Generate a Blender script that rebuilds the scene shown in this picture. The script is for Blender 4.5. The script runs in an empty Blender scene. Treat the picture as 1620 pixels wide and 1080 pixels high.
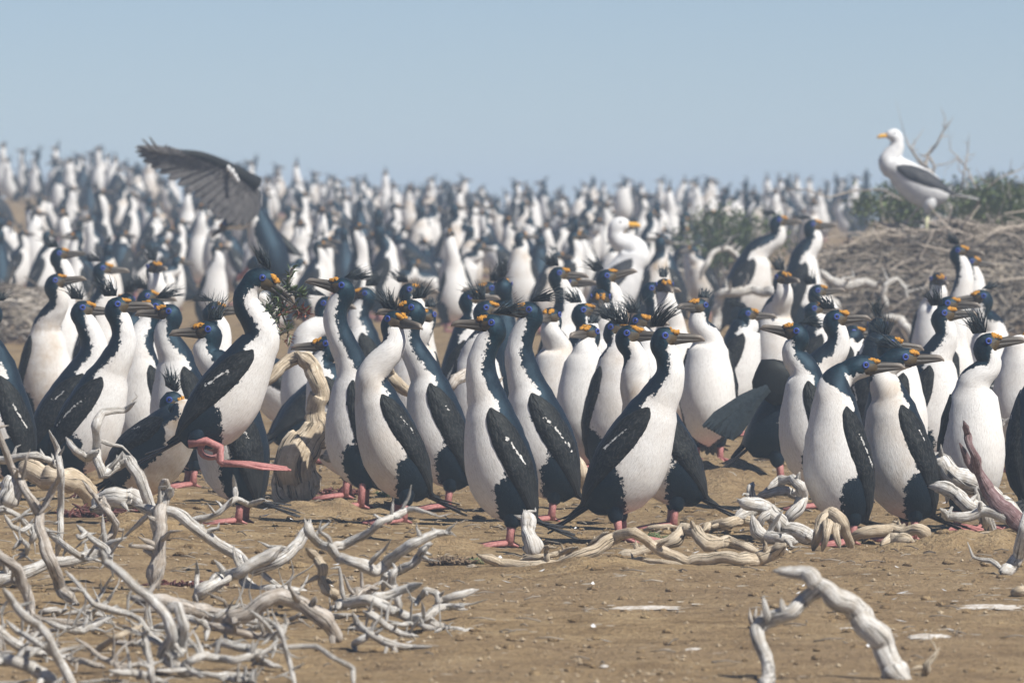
import bpy, math, random
import numpy as np
from mathutils import Vector, Matrix, noise as mnoise
R = math.radians
scene = bpy.context.scene
COL = scene.collection

# ------------------------------------------------------------------ camera
F, CX, CAMZ, VH, VP = 13500.0, 810.0, 0.95, 345.0, 200.0   # focal length in photo pixels, horizon rows
SLOPE = (VH - VP) / F
cam_d = bpy.data.cameras.new('camera')
cam = bpy.data.objects.new('camera', cam_d); COL.objects.link(cam)
cam.location = (0, 0, CAMZ); cam.rotation_euler = (R(90), 0, 0)
cam_d.sensor_width = 36.0; cam_d.lens = 36.0 * F / 1620.0
cam_d.shift_y = -(540 - VH) / 1620.0
cam_d.clip_start = 0.5; cam_d.clip_end = 3000
cam_d.dof.use_dof = True; cam_d.dof.focus_distance = 19.9; cam_d.dof.aperture_fstop = 15.0
scene.camera = cam

# ------------------------------------------------------------------ world, sun, exposure
SUN_EL, SUN_AZ = R(50), R(128)      # azimuth clockwise from +Y (view direction): right and behind the camera
w = bpy.data.worlds.new('World'); scene.world = w; w.use_nodes = True
nt = w.node_tree; bg = nt.nodes['Background']
sky = nt.nodes.new('ShaderNodeTexSky'); sky.sky_type = 'NISHITA'; sky.sun_disc = False
sky.sun_elevation = SUN_EL; sky.sun_rotation = SUN_AZ
sky.air_density = 0.55; sky.dust_density = 0.0; sky.ozone_density = 1.0; sky.altitude = 0
tint = nt.nodes.new('ShaderNodeMix'); tint.data_type = 'RGBA'; tint.blend_type = 'MULTIPLY'; tint.inputs[0].default_value = 1.0
tint.inputs[7].default_value = (0.90, 0.935, 1.05, 1)
nt.links.new(sky.outputs[0], tint.inputs[6]); nt.links.new(tint.outputs[2], bg.inputs[0]); bg.inputs[1].default_value = 0.058
sd = bpy.data.lights.new('sun', 'SUN'); sd.energy = 4.9; sd.angle = R(0.6); sd.color = (1.0, 0.955, 0.88)
sun = bpy.data.objects.new('sun', sd); COL.objects.link(sun)
sdir = Vector((math.sin(SUN_AZ) * math.cos(SUN_EL), math.cos(SUN_AZ) * math.cos(SUN_EL), math.sin(SUN_EL)))
sun.rotation_euler = sdir.to_track_quat('Z', 'Y').to_euler()
sun.location = (5, 5, 20)
vs = scene.view_settings
vs.view_transform = 'Standard'; vs.look = 'None'; vs.gamma = 1.0; vs.use_curve_mapping = False; vs.exposure = 0.40
scene.render.engine = 'CYCLES'
cy = scene.cycles
cy.use_denoising = True; cy.max_bounces = 6; cy.diffuse_bounces = 3; cy.glossy_bounces = 2
cy.volume_bounces = 1; cy.transmission_bounces = 2; cy.transparent_max_bounces = 6
HAZE_DENSITY = 0.0037

# ------------------------------------------------------------------ helpers
def sstep(a, b, x):
    t = min(1.0, max(0.0, (x - a) / (b - a))); return t * t * (3 - 2 * t)
def nz(x, y, z=0.0): return mnoise.noise(Vector((x, y, z)))
def ground_z(x, y):
    yy = max(y, 3.0)
    z = SLOPE * yy
    if yy > 80: z -= min(0.0022 * (yy - 80) ** 2, 4.0)
    z += 0.05 * sstep(2.0, 4.5, x) * sstep(50, 78, yy) * (1 - sstep(110, 150, yy))
    z += 0.25 * sstep(-0.6, -4.2, x) * sstep(50, 78, yy) * (1 - sstep(110, 150, yy))
    far = sstep(24, 60, yy)
    z += (0.014 + 0.05 * far) * nz(x * 0.9, yy * 0.45, 3.1) + 0.013 * nz(x * 3.1, yy * 1.6, 9.7)
    # low earth bank where the front birds stand
    z += 0.02 * math.exp(-((yy - 19.6) / 0.7) ** 2) * (0.5 + nz(x * 1.7, 4.2))
    return z
def Dv(v): return F * CAMZ / (v - VP)
def PX(u, v, D): return Vector(((u - CX) / F * D, D, CAMZ - (v - VH) / F * D))
def GP(u, v):
    D = Dv(v); x = (u - CX) / F * D
    return Vector((x, D, ground_z(x, D)))

def lerp(a, b, t): return a + (b - a) * t
def interp(x, xs, ys): return float(np.interp(x, xs, ys))

def mesh_obj(name, verts, faces, mat, parent=None, attrs=None, uvs=None, smooth=True, mats=None, midx=None):
    me = bpy.data.meshes.new(name)
    me.from_pydata([tuple(v) for v in verts], [], faces)
    for m in (mats or [mat]): me.materials.append(m)
    if midx is not None: me.polygons.foreach_set('material_index', midx)
    if smooth: me.polygons.foreach_set('use_smooth', [True] * len(me.polygons))
    if attrs:
        for k, vals in attrs.items():
            a = me.attributes.new(k, 'FLOAT', 'POINT'); a.data.foreach_set('value', vals)
    if uvs is not None:
        a = me.attributes.new('uvw', 'FLOAT_VECTOR', 'POINT')
        a.data.foreach_set('vector', np.array(uvs, dtype=np.float32).ravel())
    me.update()
    o = bpy.data.objects.new(name, me); COL.objects.link(o)
    if parent is not None: o.parent = parent
    return o
def tag(o, label=None, cat=None, group=None, kind=None):
    if label: o['label'] = label
    if cat: o['category'] = cat
    if group: o['group'] = group
    if kind: o['kind'] = kind
    return o
def empty(name, loc=(0, 0, 0), rz=0.0):
    o = bpy.data.objects.new(name, None); COL.objects.link(o)
    o.location = loc; o.rotation_euler = (0, 0, rz); o.empty_display_size = 0.05
    return o

class MB:
    """gathers verts / faces / point attributes for one mesh"""
    def __init__(s): s.v = []; s.f = []; s.a = {}; s.uv = []
    def add(s, verts, faces, uv=None, **at):
        b = len(s.v); n = len(verts)
        s.v.extend(verts); s.f.extend([tuple(i + b for i in f) for f in faces])
        s.uv.extend(uv if uv is not None else [(0, 0, 0)] * n)
        for k, val in at.items():
            l = s.a.setdefault(k, []); l.extend([0.0] * (b - len(l)))
            l.extend(val if isinstance(val, (list, tuple)) else [val] * n)
    def build(s, name, mat, parent=None, smooth=True):
        for k in s.a: s.a[k].extend([0.0] * (len(s.v) - len(s.a[k])))
        return mesh_obj(name, s.v, s.f, mat, parent, s.a, s.uv, smooth)

def ring_faces(nr, n, close=True, cap0=True, cap1=True):
    f = []
    for i in range(nr - 1):
        for j in range(n if close else n - 1):
            k = (j + 1) % n
            f.append((i * n + j, i * n + k, (i + 1) * n + k, (i + 1) * n + j))
    if cap0: f.append(tuple(range(n - 1, -1, -1)))
    if cap1: f.append(tuple((nr - 1) * n + j for j in range(n)))
    return f

def frames(pts, d0):
    """tangents and parallel-transported dorsal vectors"""
    n = len(pts); tg = []
    for i in range(n):
        t = pts[min(i + 1, n - 1)] - pts[max(i - 1, 0)]
        tg.append(t.normalized() if t.length > 1e-9 else Vector((0, 0, 1)))
    d = (d0 - tg[0] * d0.dot(tg[0])); d.normalize(); ds = [d]
    for i in range(1, n):
        q = tg[i - 1].rotation_difference(tg[i])
        d = q @ ds[-1]; d = d - tg[i] * d.dot(tg[i]); d.normalize(); ds.append(d)
    return tg, ds

def tube(mb, pts, rad, n=8, d0=None, uvs=1.0, cap=True, flat=1.0, **at):
    if d0 is None:
        t = (pts[1] - pts[0]).normalized()
        d0 = Vector((0, 0, 1)) if abs(t.z) < 0.9 else Vector((1, 0, 0))
    tg, ds = frames(pts, d0); V = []; U = []; L = 0.0
    for i, p in enumerate(pts):
        if i: L += (pts[i] - pts[i - 1]).length
        sd_ = tg[i].cross(ds[i])
        for j in range(n):
            a = 2 * math.pi * j / n
            V.append(p + (ds[i] * math.cos(a) * flat + sd_ * math.sin(a)) * rad[i])
            U.append((math.cos(a) * 0.5, math.sin(a) * 0.5, L * uvs))
    mb.add(V, ring_faces(len(pts), n, True, cap, cap), U, **at)

def catmull(pts, per=6):
    out = []; n = len(pts)
    for i in range(n - 1):
        p0 = pts[max(i - 1, 0)]; p1 = pts[i]; p2 = pts[i + 1]; p3 = pts[min(i + 2, n - 1)]
        for k in range(per):
            t = k / per; t2 = t * t; t3 = t2 * t
            out.append(0.5 * ((2 * p1) + (p2 - p0) * t + (2 * p0 - 5 * p1 + 4 * p2 - p3) * t2 + (3 * p1 - p0 - 3 * p2 + p3) * t3))
    out.append(pts[-1]); return out

def blob(mb, c, r, sub=2, squash=(1, 1, 1), amp=0.15, fq=60, seed=0, **at):
    """bumpy little ball (lat-long)"""
    nu, nv = 10, 7; V = []
    for i in range(nv):
        th = math.pi * (i + 0.001) / (nv - 1 + 0.002)
        for j in range(nu):
            ph = 2 * math.pi * j / nu
            q = Vector((math.sin(th) * math.cos(ph) * squash[0], math.sin(th) * math.sin(ph) * squash[1], math.cos(th) * squash[2]))
            k = 1 + amp * mnoise.noise(q * 3.0 + Vector((seed, seed * 1.7, 0)))
            V.append(c + q * r * k)
    mb.add(V, ring_faces(nv, nu), None, **at)

# ------------------------------------------------------------------ materials
def newmat(name):
    m = bpy.data.materials.new(name); m.use_nodes = True
    t = m.node_tree; b = t.nodes['Principled BSDF']
    return m, t, b
def N(t, typ, **kw):
    n = t.nodes.new(typ)
    for k, v in kw.items():
        if k.startswith('i_'):
            key = k[2:]; key = int(key) if key.isdigit() else key.replace('_', ' ')
            n.inputs[key].default_value = v
        else: setattr(n, k, v)
    return n
def L(t, a, b): t.links.new(a, b)
def noise_n(t, vec, scale, detail=3, rough=0.55):
    n = N(t, 'ShaderNodeTexNoise', i_Scale=scale, i_Detail=detail, i_Roughness=rough)
    if vec is not None: L(t, vec, n.inputs['Vector'])
    return n
def ramp(t, fac, stops):
    r = N(t, 'ShaderNodeValToRGB'); e = r.color_ramp.elements
    while len(e) < len(stops): e.new(0.5)
    for k, (p, c) in enumerate(stops):
        e[k].position = p; e[k].color = (c[0], c[1], c[2], 1) if len(c) == 3 else c
    L(t, fac, r.inputs[0]); return r
def math_n(t, op, a, b=None, clamp=False):
    n = N(t, 'ShaderNodeMath', operation=op, use_clamp=clamp)
    for k, x in enumerate((a, b)):
        if x is None: continue
        if isinstance(x, (int, float)): n.inputs[k].default_value = x
        else: L(t, x, n.inputs[k])
    return n.outputs[0]
def mix_n(t, fac, a, b, blend='MIX'):
    n = N(t, 'ShaderNodeMix', data_type='RGBA', blend_type=blend)
    for s, x in ((0, fac), (6, a), (7, b)):
        if isinstance(x, (int, float)): n.inputs[s].default_value = x
        elif isinstance(x, tuple): n.inputs[s].default_value = (*x, 1) if len(x) == 3 else x
        else: L(t, x, n.inputs[s])
    return n.outputs[2]
def attr(t, name): return N(t, 'ShaderNodeAttribute', attribute_name=name)
def bump(t, h, strength, dist, b):
    n = N(t, 'ShaderNodeBump', i_Strength=strength, i_Distance=dist); L(t, h, n.inputs['Height']); L(t, n.outputs[0], b.inputs['Normal'])
    return n
def mapping(t, vec, sc):
    n = N(t, 'ShaderNodeMapping'); n.inputs['Scale'].default_value = sc; L(t, vec, n.inputs['Vector']); return n.outputs[0]

def mat_plumage():
    m, t, b = newmat('plumage')
    tc = N(t, 'ShaderNodeTexCoord').outputs['Object']; oi = N(t, 'ShaderNodeObjectInfo')
    off = N(t, 'ShaderNodeVectorMath', operation='ADD'); L(t, tc, off.inputs[0])
    cmb = N(t, 'ShaderNodeCombineXYZ'); L(t, math_n(t, 'MULTIPLY', oi.outputs['Random'], 7.0), cmb.inputs[0]); L(t, cmb.outputs[0], off.inputs[1])
    vec = off.outputs[0]
    uv = attr(t, 'uvw').outputs['Vector']
    n1 = noise_n(t, vec, 95, 2, 0.6); n2 = noise_n(t, vec, 340, 2, 0.6)
    mk = attr(t, 'm').outputs['Fac']
    e = math_n(t, 'ADD', mk, math_n(t, 'MULTIPLY', math_n(t, 'SUBTRACT', n1.outputs[0], 0.5), 0.030))
    e = math_n(t, 'ADD', e, math_n(t, 'MULTIPLY', math_n(t, 'SUBTRACT', n2.outputs[0], 0.5), 0.016))
    dark = math_n(t, 'MULTIPLY_ADD', e, 420.0, True); dark.node.inputs[2].default_value = 0.5
    dark.node.use_clamp = True
    # white: feather mottling with greyish shading painted into the colour, and dirt
    fe = noise_n(t, mapping(t, uv, (1.0, 1.0, 0.42)), 22, 4, 0.7)
    sc = N(t, 'ShaderNodeTexVoronoi', i_Scale=62.0, i_Randomness=1.0); L(t, mapping(t, vec, (1, 1, 0.6)), sc.inputs['Vector'])
    st = noise_n(t, vec, 11, 4, 0.65)
    sta = attr(t, 'st').outputs['Fac']
    stain = math_n(t, 'MULTIPLY', sta, ramp(t, st.outputs[0], [(0.33, (0, 0, 0)), (0.66, (1, 1, 1))]).outputs[0])
    wcol = ramp(t, fe.outputs[0], [(0.30, (0.55, 0.54, 0.52)), (0.47, (0.715, 0.705, 0.685)), (0.66, (0.81, 0.805, 0.79))]).outputs[0]
    wcol = mix_n(t, stain, wcol, (0.40, 0.29, 0.175))
    sh = noise_n(t, vec, 210, 3, 0.7)
    patchy = noise_n(t, vec, 30, 3, 0.6)
    hd = attr(t, 'hd').outputs['Fac']
    back = ramp(t, sh.outputs[0], [(0.3, (0.004, 0.006, 0.009)), (0.55, (0.008, 0.013, 0.020)), (0.8, (0.022, 0.030, 0.038))]).outputs[0]
    headc = ramp(t, sh.outputs[0], [(0.3, (0.003, 0.006, 0.010)), (0.55, (0.006, 0.019, 0.027)), (0.8, (0.018, 0.058, 0.075))]).outputs[0]
    headc = mix_n(t, ramp(t, patchy.outputs[0], [(0.4, (0, 0, 0)), (0.7, (1, 1, 1))]).outputs[0], headc, back)
    dcol = mix_n(t, hd, back, headc)
    body = mix_n(t, dark, wcol, dcol)
    fsk = math_n(t, 'ADD', attr(t, 'fs').outputs['Fac'], math_n(t, 'MULTIPLY', math_n(t, 'SUBTRACT', n1.outputs[0], 0.5), 0.5))
    body = mix_n(t, math_n(t, 'GREATER_THAN', fsk, 0.5), body, mix_n(t, n2.outputs[0], (0.028, 0.020, 0.012), (0.13, 0.085, 0.03)))
    L(t, body, b.inputs['Base Color'])
    L(t, math_n(t, 'MULTIPLY_ADD', dark, -0.36, False), b.inputs['Roughness']); b.inputs['Roughness'].links[0].from_node.inputs[2].default_value = 0.85
    L(t, math_n(t, 'MULTIPLY', dark, 0.42), b.inputs['Specular IOR Level'])
    b.inputs['Specular Tint'].default_value = (0.35, 0.62, 0.85, 1)
    hh = math_n(t, 'ADD', math_n(t, 'MULTIPLY', fe.outputs[0], 1.2), math_n(t, 'MULTIPLY', sc.outputs['Distance'], 0.35))
    bump(t, hh, 0.35, 0.003, b)
    return m
def mat_wing():
    m, t, b = newmat('wing_feather')
    uv = attr(t, 'uvw').outputs['Vector']; oi = N(t, 'ShaderNodeObjectInfo')
    tc = N(t, 'ShaderNodeTexCoord').outputs['Object']
    sp = N(t, 'ShaderNodeSeparateXYZ'); L(t, uv, sp.inputs[0]); q, p = sp.outputs[0], sp.outputs[1]
    wn = noise_n(t, mapping(t, uv, (4, 9, 1)), 1.0, 2, 0.5)
    wd = math_n(t, 'SUBTRACT', wn.outputs[0], 0.5)
    r_ = math_n(t, 'ADD', math_n(t, 'MULTIPLY', p, 17.0), math_n(t, 'MULTIPLY', wd, 3.2))
    row = math_n(t, 'FLOOR', r_)
    ss = math_n(t, 'FRACT', math_n(t, 'ADD', math_n(t, 'ADD', math_n(t, 'MULTIPLY', q, 4.6), math_n(t, 'MULTIPLY', wd, 1.6)), math_n(t, 'MULTIPLY', math_n(t, 'MODULO', row, 2.0), 0.5)))
    xx = math_n(t, 'SUBTRACT', math_n(t, 'MULTIPLY', ss, 2.0), 1.0)
    scal = math_n(t, 'FRACT', math_n(t, 'ADD', r_, math_n(t, 'MULTIPLY', math_n(t, 'MULTIPLY', xx, xx), 0.45)))
    scal = math_n(t, 'POWER', scal, 2.0)
    wv = noise_n(t, mapping(t, uv, (17, 1.6, 1)), 1.0, 2, 0.5)
    fade = math_n(t, 'MULTIPLY_ADD', p, 3.6, True); fade.node.inputs[2].default_value = -1.7; fade.node.use_clamp = True
    h = N(t, 'ShaderNodeMix', data_type='FLOAT'); L(t, fade, h.inputs[0]); L(t, scal, h.inputs[2]); L(t, math_n(t, 'MULTIPLY', wv.outputs[0], 1.4), h.inputs[3])
    base = ramp(t, h.outputs[0], [(0.1, (0.006, 0.0065, 0.007)), (0.55, (0.013, 0.014, 0.0145)), (0.97, (0.042, 0.042, 0.040))]).outputs[0]
    # broken white bar along the lesser coverts
    nb = noise_n(t, tc, 105, 2, 0.6)
    rq = math_n(t, 'MULTIPLY_ADD', p, -1.1, False); rq.node.inputs[2].default_value = 0.22
    rq = math_n(t, 'ADD', rq, math_n(t, 'MULTIPLY', oi.outputs['Random'], 0.3))
    dq = math_n(t, 'ABSOLUTE', math_n(t, 'SUBTRACT', q, rq))
    dq = math_n(t, 'ADD', dq, math_n(t, 'MULTIPLY', math_n(t, 'SUBTRACT', nb.outputs[0], 0.5), 0.55))
    inb = math_n(t, 'LESS_THAN', dq, 0.03)
    inb = math_n(t, 'MULTIPLY', inb, math_n(t, 'GREATER_THAN', p, 0.20)); 
    pe = math_n(t, 'MULTIPLY_ADD', oi.outputs['Random'], 0.34, False); pe.node.inputs[2].default_value = 0.22
    inb = math_n(t, 'MULTIPLY', inb, math_n(t, 'LESS_THAN', p, pe))
    L(t, mix_n(t, math_n(t, 'MULTIPLY', inb, ramp(t, wn.outputs[0], [(0.35, (0.35, 0.35, 0.35)), (0.6, (1, 1, 1))]).outputs[0]), base, (0.70, 0.69, 0.66)), b.inputs['Base Color'])
    b.inputs['Roughness'].default_value = 0.6; b.inputs['Specular IOR Level'].default_value = 0.25
    b.inputs['Specular Tint'].default_value = (0.85, 0.92, 0.9, 1)
    bump(t, math_n(t, 'ADD', h.outputs[0], math_n(t, 'MULTIPLY', nb.outputs[0], 0.3)), 0.45, 0.0028, b)
    return m
def mat_simple(name, c1, c2, scale=80, rough=0.6, spec=0.4, bstr=0.4, bdist=0.003, objspace=True):
    m, t, b = newmat(name)
    tc = N(t, 'ShaderNodeTexCoord').outputs['Object']
    n = noise_n(t, tc, scale, 3, 0.6)
    L(t, ramp(t, n.outputs[0], [(0.3, c1), (0.7, c2)]).outputs[0], b.inputs['Base Color'])
    b.inputs['Roughness'].default_value = rough; b.inputs['Specular IOR Level'].default_value = spec
    bump(t, n.outputs[0], bstr, bdist, b)
    return m
def mat_bill():
    m, t, b = newmat('bill_horn')
    k = attr(t, 'k').outputs['Fac']; uv = attr(t, 'uvw').outputs['Vector']
    n = noise_n(t, mapping(t, uv, (9, 9, 60)), 1.0, 3, 0.6)
    k2 = math_n(t, 'ADD', k, math_n(t, 'MULTIPLY', math_n(t, 'SUBTRACT', n.outputs[0], 0.5), 0.5))
    L(t, ramp(t, k2, [(0.0, (0.055, 0.040, 0.022)), (0.28, (0.050, 0.042, 0.032)), (0.7, (0.11, 0.095, 0.078)), (1.0, (0.24, 0.20, 0.16))]).outputs[0], b.inputs['Base Color'])
    b.inputs['Roughness'].default_value = 0.45
    bump(t, n.outputs[0], 0.3, 0.002, b); return m
def mat_wood(name, light, mid, dark, warm):
    m, t, b = newmat(name)
    uv = attr(t, 'uvw').outputs['Vector']; oi = N(t, 'ShaderNodeObjectInfo')
    off = N(t, 'ShaderNodeVectorMath', operation='ADD'); L(t, uv, off.inputs[0])
    cmb = N(t, 'ShaderNodeCombineXYZ'); L(t, math_n(t, 'MULTIPLY', oi.outputs['Random'], 31.0), cmb.inputs[2]); L(t, cmb.outputs[0], off.inputs[1])
    v = off.outputs[0]
    g0 = noise_n(t, mapping(t, v, (5.5, 5.5, 1.3)), 1.0, 5, 0.72); g1 = noise_n(t, mapping(t, v, (22, 22, 6)), 1.0, 3, 0.6)
    g = N(t, 'ShaderNodeMix', data_type='FLOAT'); g.inputs[0].default_value = 0.35; L(t, g0.outputs[0], g.inputs[2]); L(t, g1.outputs[0], g.inputs[3])
    cr = noise_n(t, mapping(t, v, (7, 7, 0.9)), 1.0, 3, 0.7)
    pt = noise_n(t, mapping(t, v, (1.6, 1.6, 7)), 1.0, 3, 0.6)
    col = ramp(t, g.outputs[0], [(0.33, dark), (0.46, mid), (0.58, light)]).outputs[0]
    col = mix_n(t, ramp(t, pt.outputs[0], [(0.42, (0, 0, 0)), (0.68, (0.85, 0.85, 0.85))]).outputs[0], col, warm)
    crk = ramp(t, cr.outputs[0], [(0.38, (1, 1, 1)), (0.43, (0, 0, 0))]).outputs[0]
    col = mix_n(t, math_n(t, 'MULTIPLY', crk, 0.85), col, (0.055, 0.045, 0.03))
    L(t, col, b.inputs['Base Color']); b.inputs['Roughness'].default_value = 0.85; b.inputs['Specular IOR Level'].default_value = 0.2
    hh = math_n(t, 'SUBTRACT', g.outputs[0], math_n(t, 'MULTIPLY', crk, 0.6))
    bump(t, hh, 0.8, 0.006, b)
    return m
def mat_ground():
    m, t, b = newmat('sandy_soil')
    pos = N(t, 'ShaderNodeNewGeometry').outputs['Position']
    big = noise_n(t, pos, 0.9, 5, 0.6); mid = noise_n(t, pos, 6.0, 5, 0.65); fine = noise_n(t, pos, 75, 4, 0.7)
    col = ramp(t, mid.outputs[0], [(0.30, (0.165, 0.108, 0.053)), (0.5, (0.325, 0.228, 0.120)), (0.70, (0.45, 0.335, 0.190))]).outputs[0]
    col = mix_n(t, ramp(t, big.outputs[0], [(0.40, (0, 0, 0)), (0.66, (0.6, 0.6, 0.6))]).outputs[0], col, (0.265, 0.188, 0.112))
    col = mix_n(t, ramp(t, fine.outputs[0], [(0.34, (0.85, 0.85, 0.85)), (0.46, (0, 0, 0))]).outputs[0], col, (0.13, 0.088, 0.05))
    col = mix_n(t, ramp(t, fine.outputs[0], [(0.60, (0, 0, 0)), (0.72, (0.8, 0.8, 0.8))]).outputs[0], col, (0.55, 0.45, 0.32))
    # scattered droppings and shell grit
    vo = N(t, 'ShaderNodeTexVoronoi', i_Scale=13.0, i_Randomness=1.0); L(t, pos, vo.inputs['Vector'])
    pick = noise_n(t, pos, 3.3, 2, 0.5)
    sp = math_n(t, 'MULTIPLY', math_n(t, 'LESS_THAN', vo.outputs['Distance'], 0.17), math_n(t, 'GREATER_THAN', pick.outputs[0], 0.50))
    col = mix_n(t, math_n(t, 'MULTIPLY', sp, 0.55), col, (0.52, 0.48, 0.42))
    L(t, col, b.inputs['Base Color']); b.inputs['Roughness'].default_value = 0.95; b.inputs['Specular IOR Level'].default_value = 0.1
    hh = math_n(t, 'ADD', math_n(t, 'MULTIPLY', mid.outputs[0], 1.6), fine.outputs[0])
    bump(t, hh, 0.9, 0.022, b)
    return m
M = dict(
    plumage=mat_plumage(), wing=mat_wing(), bill=mat_bill(), ground=mat_ground(),
    caruncle=mat_simple('caruncle_skin', (0.34, 0.14, 0.015), (0.70, 0.35, 0.04), 420, 0.6, 0.3, 0.9, 0.003),
    eye=mat_simple('blue_eye_ring', (0.02, 0.045, 0.26), (0.045, 0.09, 0.40), 500, 0.4, 0.5, 0.2, 0.001),
    pupil=mat_simple('dark_eye', (0.006, 0.006, 0.012), (0.02, 0.012, 0.02), 200, 0.12, 0.6, 0.0, 0.001),
    crest=mat_simple('crest_feather', (0.010, 0.016, 0.020), (0.03, 0.045, 0.052), 120, 0.5, 0.5, 0.3, 0.002),
    tail=mat_simple('tail_feather', (0.012, 0.013, 0.015), (0.055, 0.055, 0.055), 90, 0.55, 0.4, 0.4, 0.003),
    skin=mat_simple('pink_skin', (0.30, 0.115, 0.11), (0.47, 0.21, 0.19), 150, 0.6, 0.35, 0.5, 0.003),
    skin_dull=mat_simple('dull_pink_skin', (0.24, 0.11, 0.11), (0.42, 0.2, 0.19), 150, 0.65, 0.3, 0.5, 0.003),
    wood=mat_wood('bleached_wood', (0.77, 0.76, 0.735), (0.54, 0.515, 0.475), (0.17, 0.145, 0.115), (0.43, 0.385, 0.325)),
    wood_warm=mat_wood('tan_driftwood', (0.70, 0.61, 0.48), (0.50, 0.41, 0.295), (0.19, 0.135, 0.085), (0.43, 0.345, 0.24)),
    wood_dark=mat_wood('grey_brown_wood', (0.66, 0.62, 0.57), (0.44, 0.39, 0.335), (0.16, 0.125, 0.095), (0.34, 0.28, 0.22)),
    wood_purple=mat_wood('weathered_purple_wood', (0.36, 0.27, 0.27), (0.22, 0.14, 0.14), (0.11, 0.06, 0.06), (0.16, 0.09, 0.085)),
    leaf=mat_simple('shrub_leaf', (0.06, 0.09, 0.028), (0.18, 0.225, 0.085), 8, 0.6, 0.3, 0.2, 0.002),
    sprig=mat_simple('sprig_leaf', (0.07, 0.11, 0.045), (0.17, 0.22, 0.10), 20, 0.6, 0.3, 0.2, 0.002),
    sprig_red=mat_simple('withered_sprig', (0.20, 0.06, 0.045), (0.33, 0.15, 0.10), 30, 0.7, 0.2, 0.2, 0.002),
    weed=mat_simple('red_seaweed', (0.05, 0.016, 0.014), (0.14, 0.045, 0.036), 60, 0.5, 0.4, 0.4, 0.004),
    straw=mat_simple('dry_twig', (0.075, 0.056, 0.042), (0.37, 0.32, 0.255), 2.6, 0.85, 0.15, 0.3, 0.003),
    nest=mat_simple('nest_earth', (0.07, 0.05, 0.035), (0.24, 0.175, 0.115), 16, 0.95, 0.1, 1.0, 0.03),
    guano=mat_simple('guano', (0.30, 0.23, 0.15), (0.74, 0.72, 0.69), 85, 0.9, 0.1, 0.5, 0.004),
    pebble=mat_simple('pebble_grit', (0.16, 0.115, 0.07), (0.48, 0.39, 0.27), 1.7, 0.9, 0.15, 0.4, 0.003),
    white=mat_simple('white_gull_plumage', (0.62, 0.625, 0.63), (0.76, 0.76, 0.76), 38, 0.8, 0.2, 0.4, 0.003),
    slate=mat_simple('slate_gull_wing', (0.022, 0.024, 0.028), (0.05, 0.052, 0.058), 40, 0.65, 0.3, 0.4, 0.004),
    gullbill=mat_simple('yellow_bill', (0.72, 0.36, 0.02), (0.82, 0.47, 0.05), 50, 0.45, 0.4, 0.2, 0.001),
    gullleg=mat_simple('pale_leg', (0.50, 0.50, 0.30), (0.62, 0.60, 0.42), 80, 0.6, 0.3, 0.3, 0.002),
    orange=mat_simple('orange_scrap', (0.70, 0.14, 0.03), (0.82, 0.22, 0.05), 40, 0.6, 0.3, 0.3, 0.002),
)

# ------------------------------------------------------------------ ground, sky haze
def axis(segs):
    out = []
    for a, b_, st in segs:
        n = max(1, int(round((b_ - a) / st))); out += [a + (b_ - a) * k / n for k in range(n)]
    out.append(segs[-1][1]); return out
xs = axis([(-220, -40, 20), (-40, -8, 2), (-8, -1.9, 0.25), (-1.9, 1.9, 0.022), (1.9, 8, 0.25), (8, 40, 2), (40, 220, 20)])
ys = axis([(-4, 12, 1.0), (12, 14, 0.2), (14, 21.5, 0.03), (21.5, 30, 0.09), (30, 60, 0.4), (60, 110, 0.8), (110, 400, 12)])
V = []
for y in ys:
    for x in xs:
        z = ground_z(x, y)
        if abs(x) < 2 and 13.9 < y < 30:
            z += 0.0045 * nz(x * 14, y * 11, 1.3) + 0.0028 * nz(x * 37, y * 30, 5.5)
        V.append((x, y, z))
nx = len(xs)
Fc = [(j * nx + i, j * nx + i + 1, (j + 1) * nx + i + 1, (j + 1) * nx + i) for j in range(len(ys) - 1) for i in range(nx - 1)]
tag(mesh_obj('ground', V, Fc, M['ground']), kind='structure')

hm = bpy.data.materials.new('haze_air'); hm.use_nodes = True
for n_ in list(hm.node_tree.nodes):
    if n_.type == 'BSDF_PRINCIPLED': hm.node_tree.nodes.remove(n_)
pv = hm.node_tree.nodes.new('ShaderNodeVolumePrincipled')
pv.inputs['Color'].default_value = (0.60, 0.77, 1.0, 1); pv.inputs['Density'].default_value = HAZE_DENSITY; pv.inputs['Anisotropy'].default_value = 0.0
hm.node_tree.links.new(pv.outputs[0], [n_ for n_ in hm.node_tree.nodes if n_.type == 'OUTPUT_MATERIAL'][0].inputs['Volume'])
x0, x1, y0, y1, z0, z1 = -225, 225, -6, 405, -5.5, 2.9
hv = [(x, y, z) for z in (z0, z1) for y in (y0, y1) for x in (x0, x1)]
hf = [(0, 2, 3, 1), (4, 5, 7, 6), (0, 1, 5, 4), (2, 6, 7, 3), (0, 4, 6, 2), (1, 3, 7, 5)]
tag(mesh_obj('haze', hv, hf, hm, smooth=False), kind='stuff')

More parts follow.
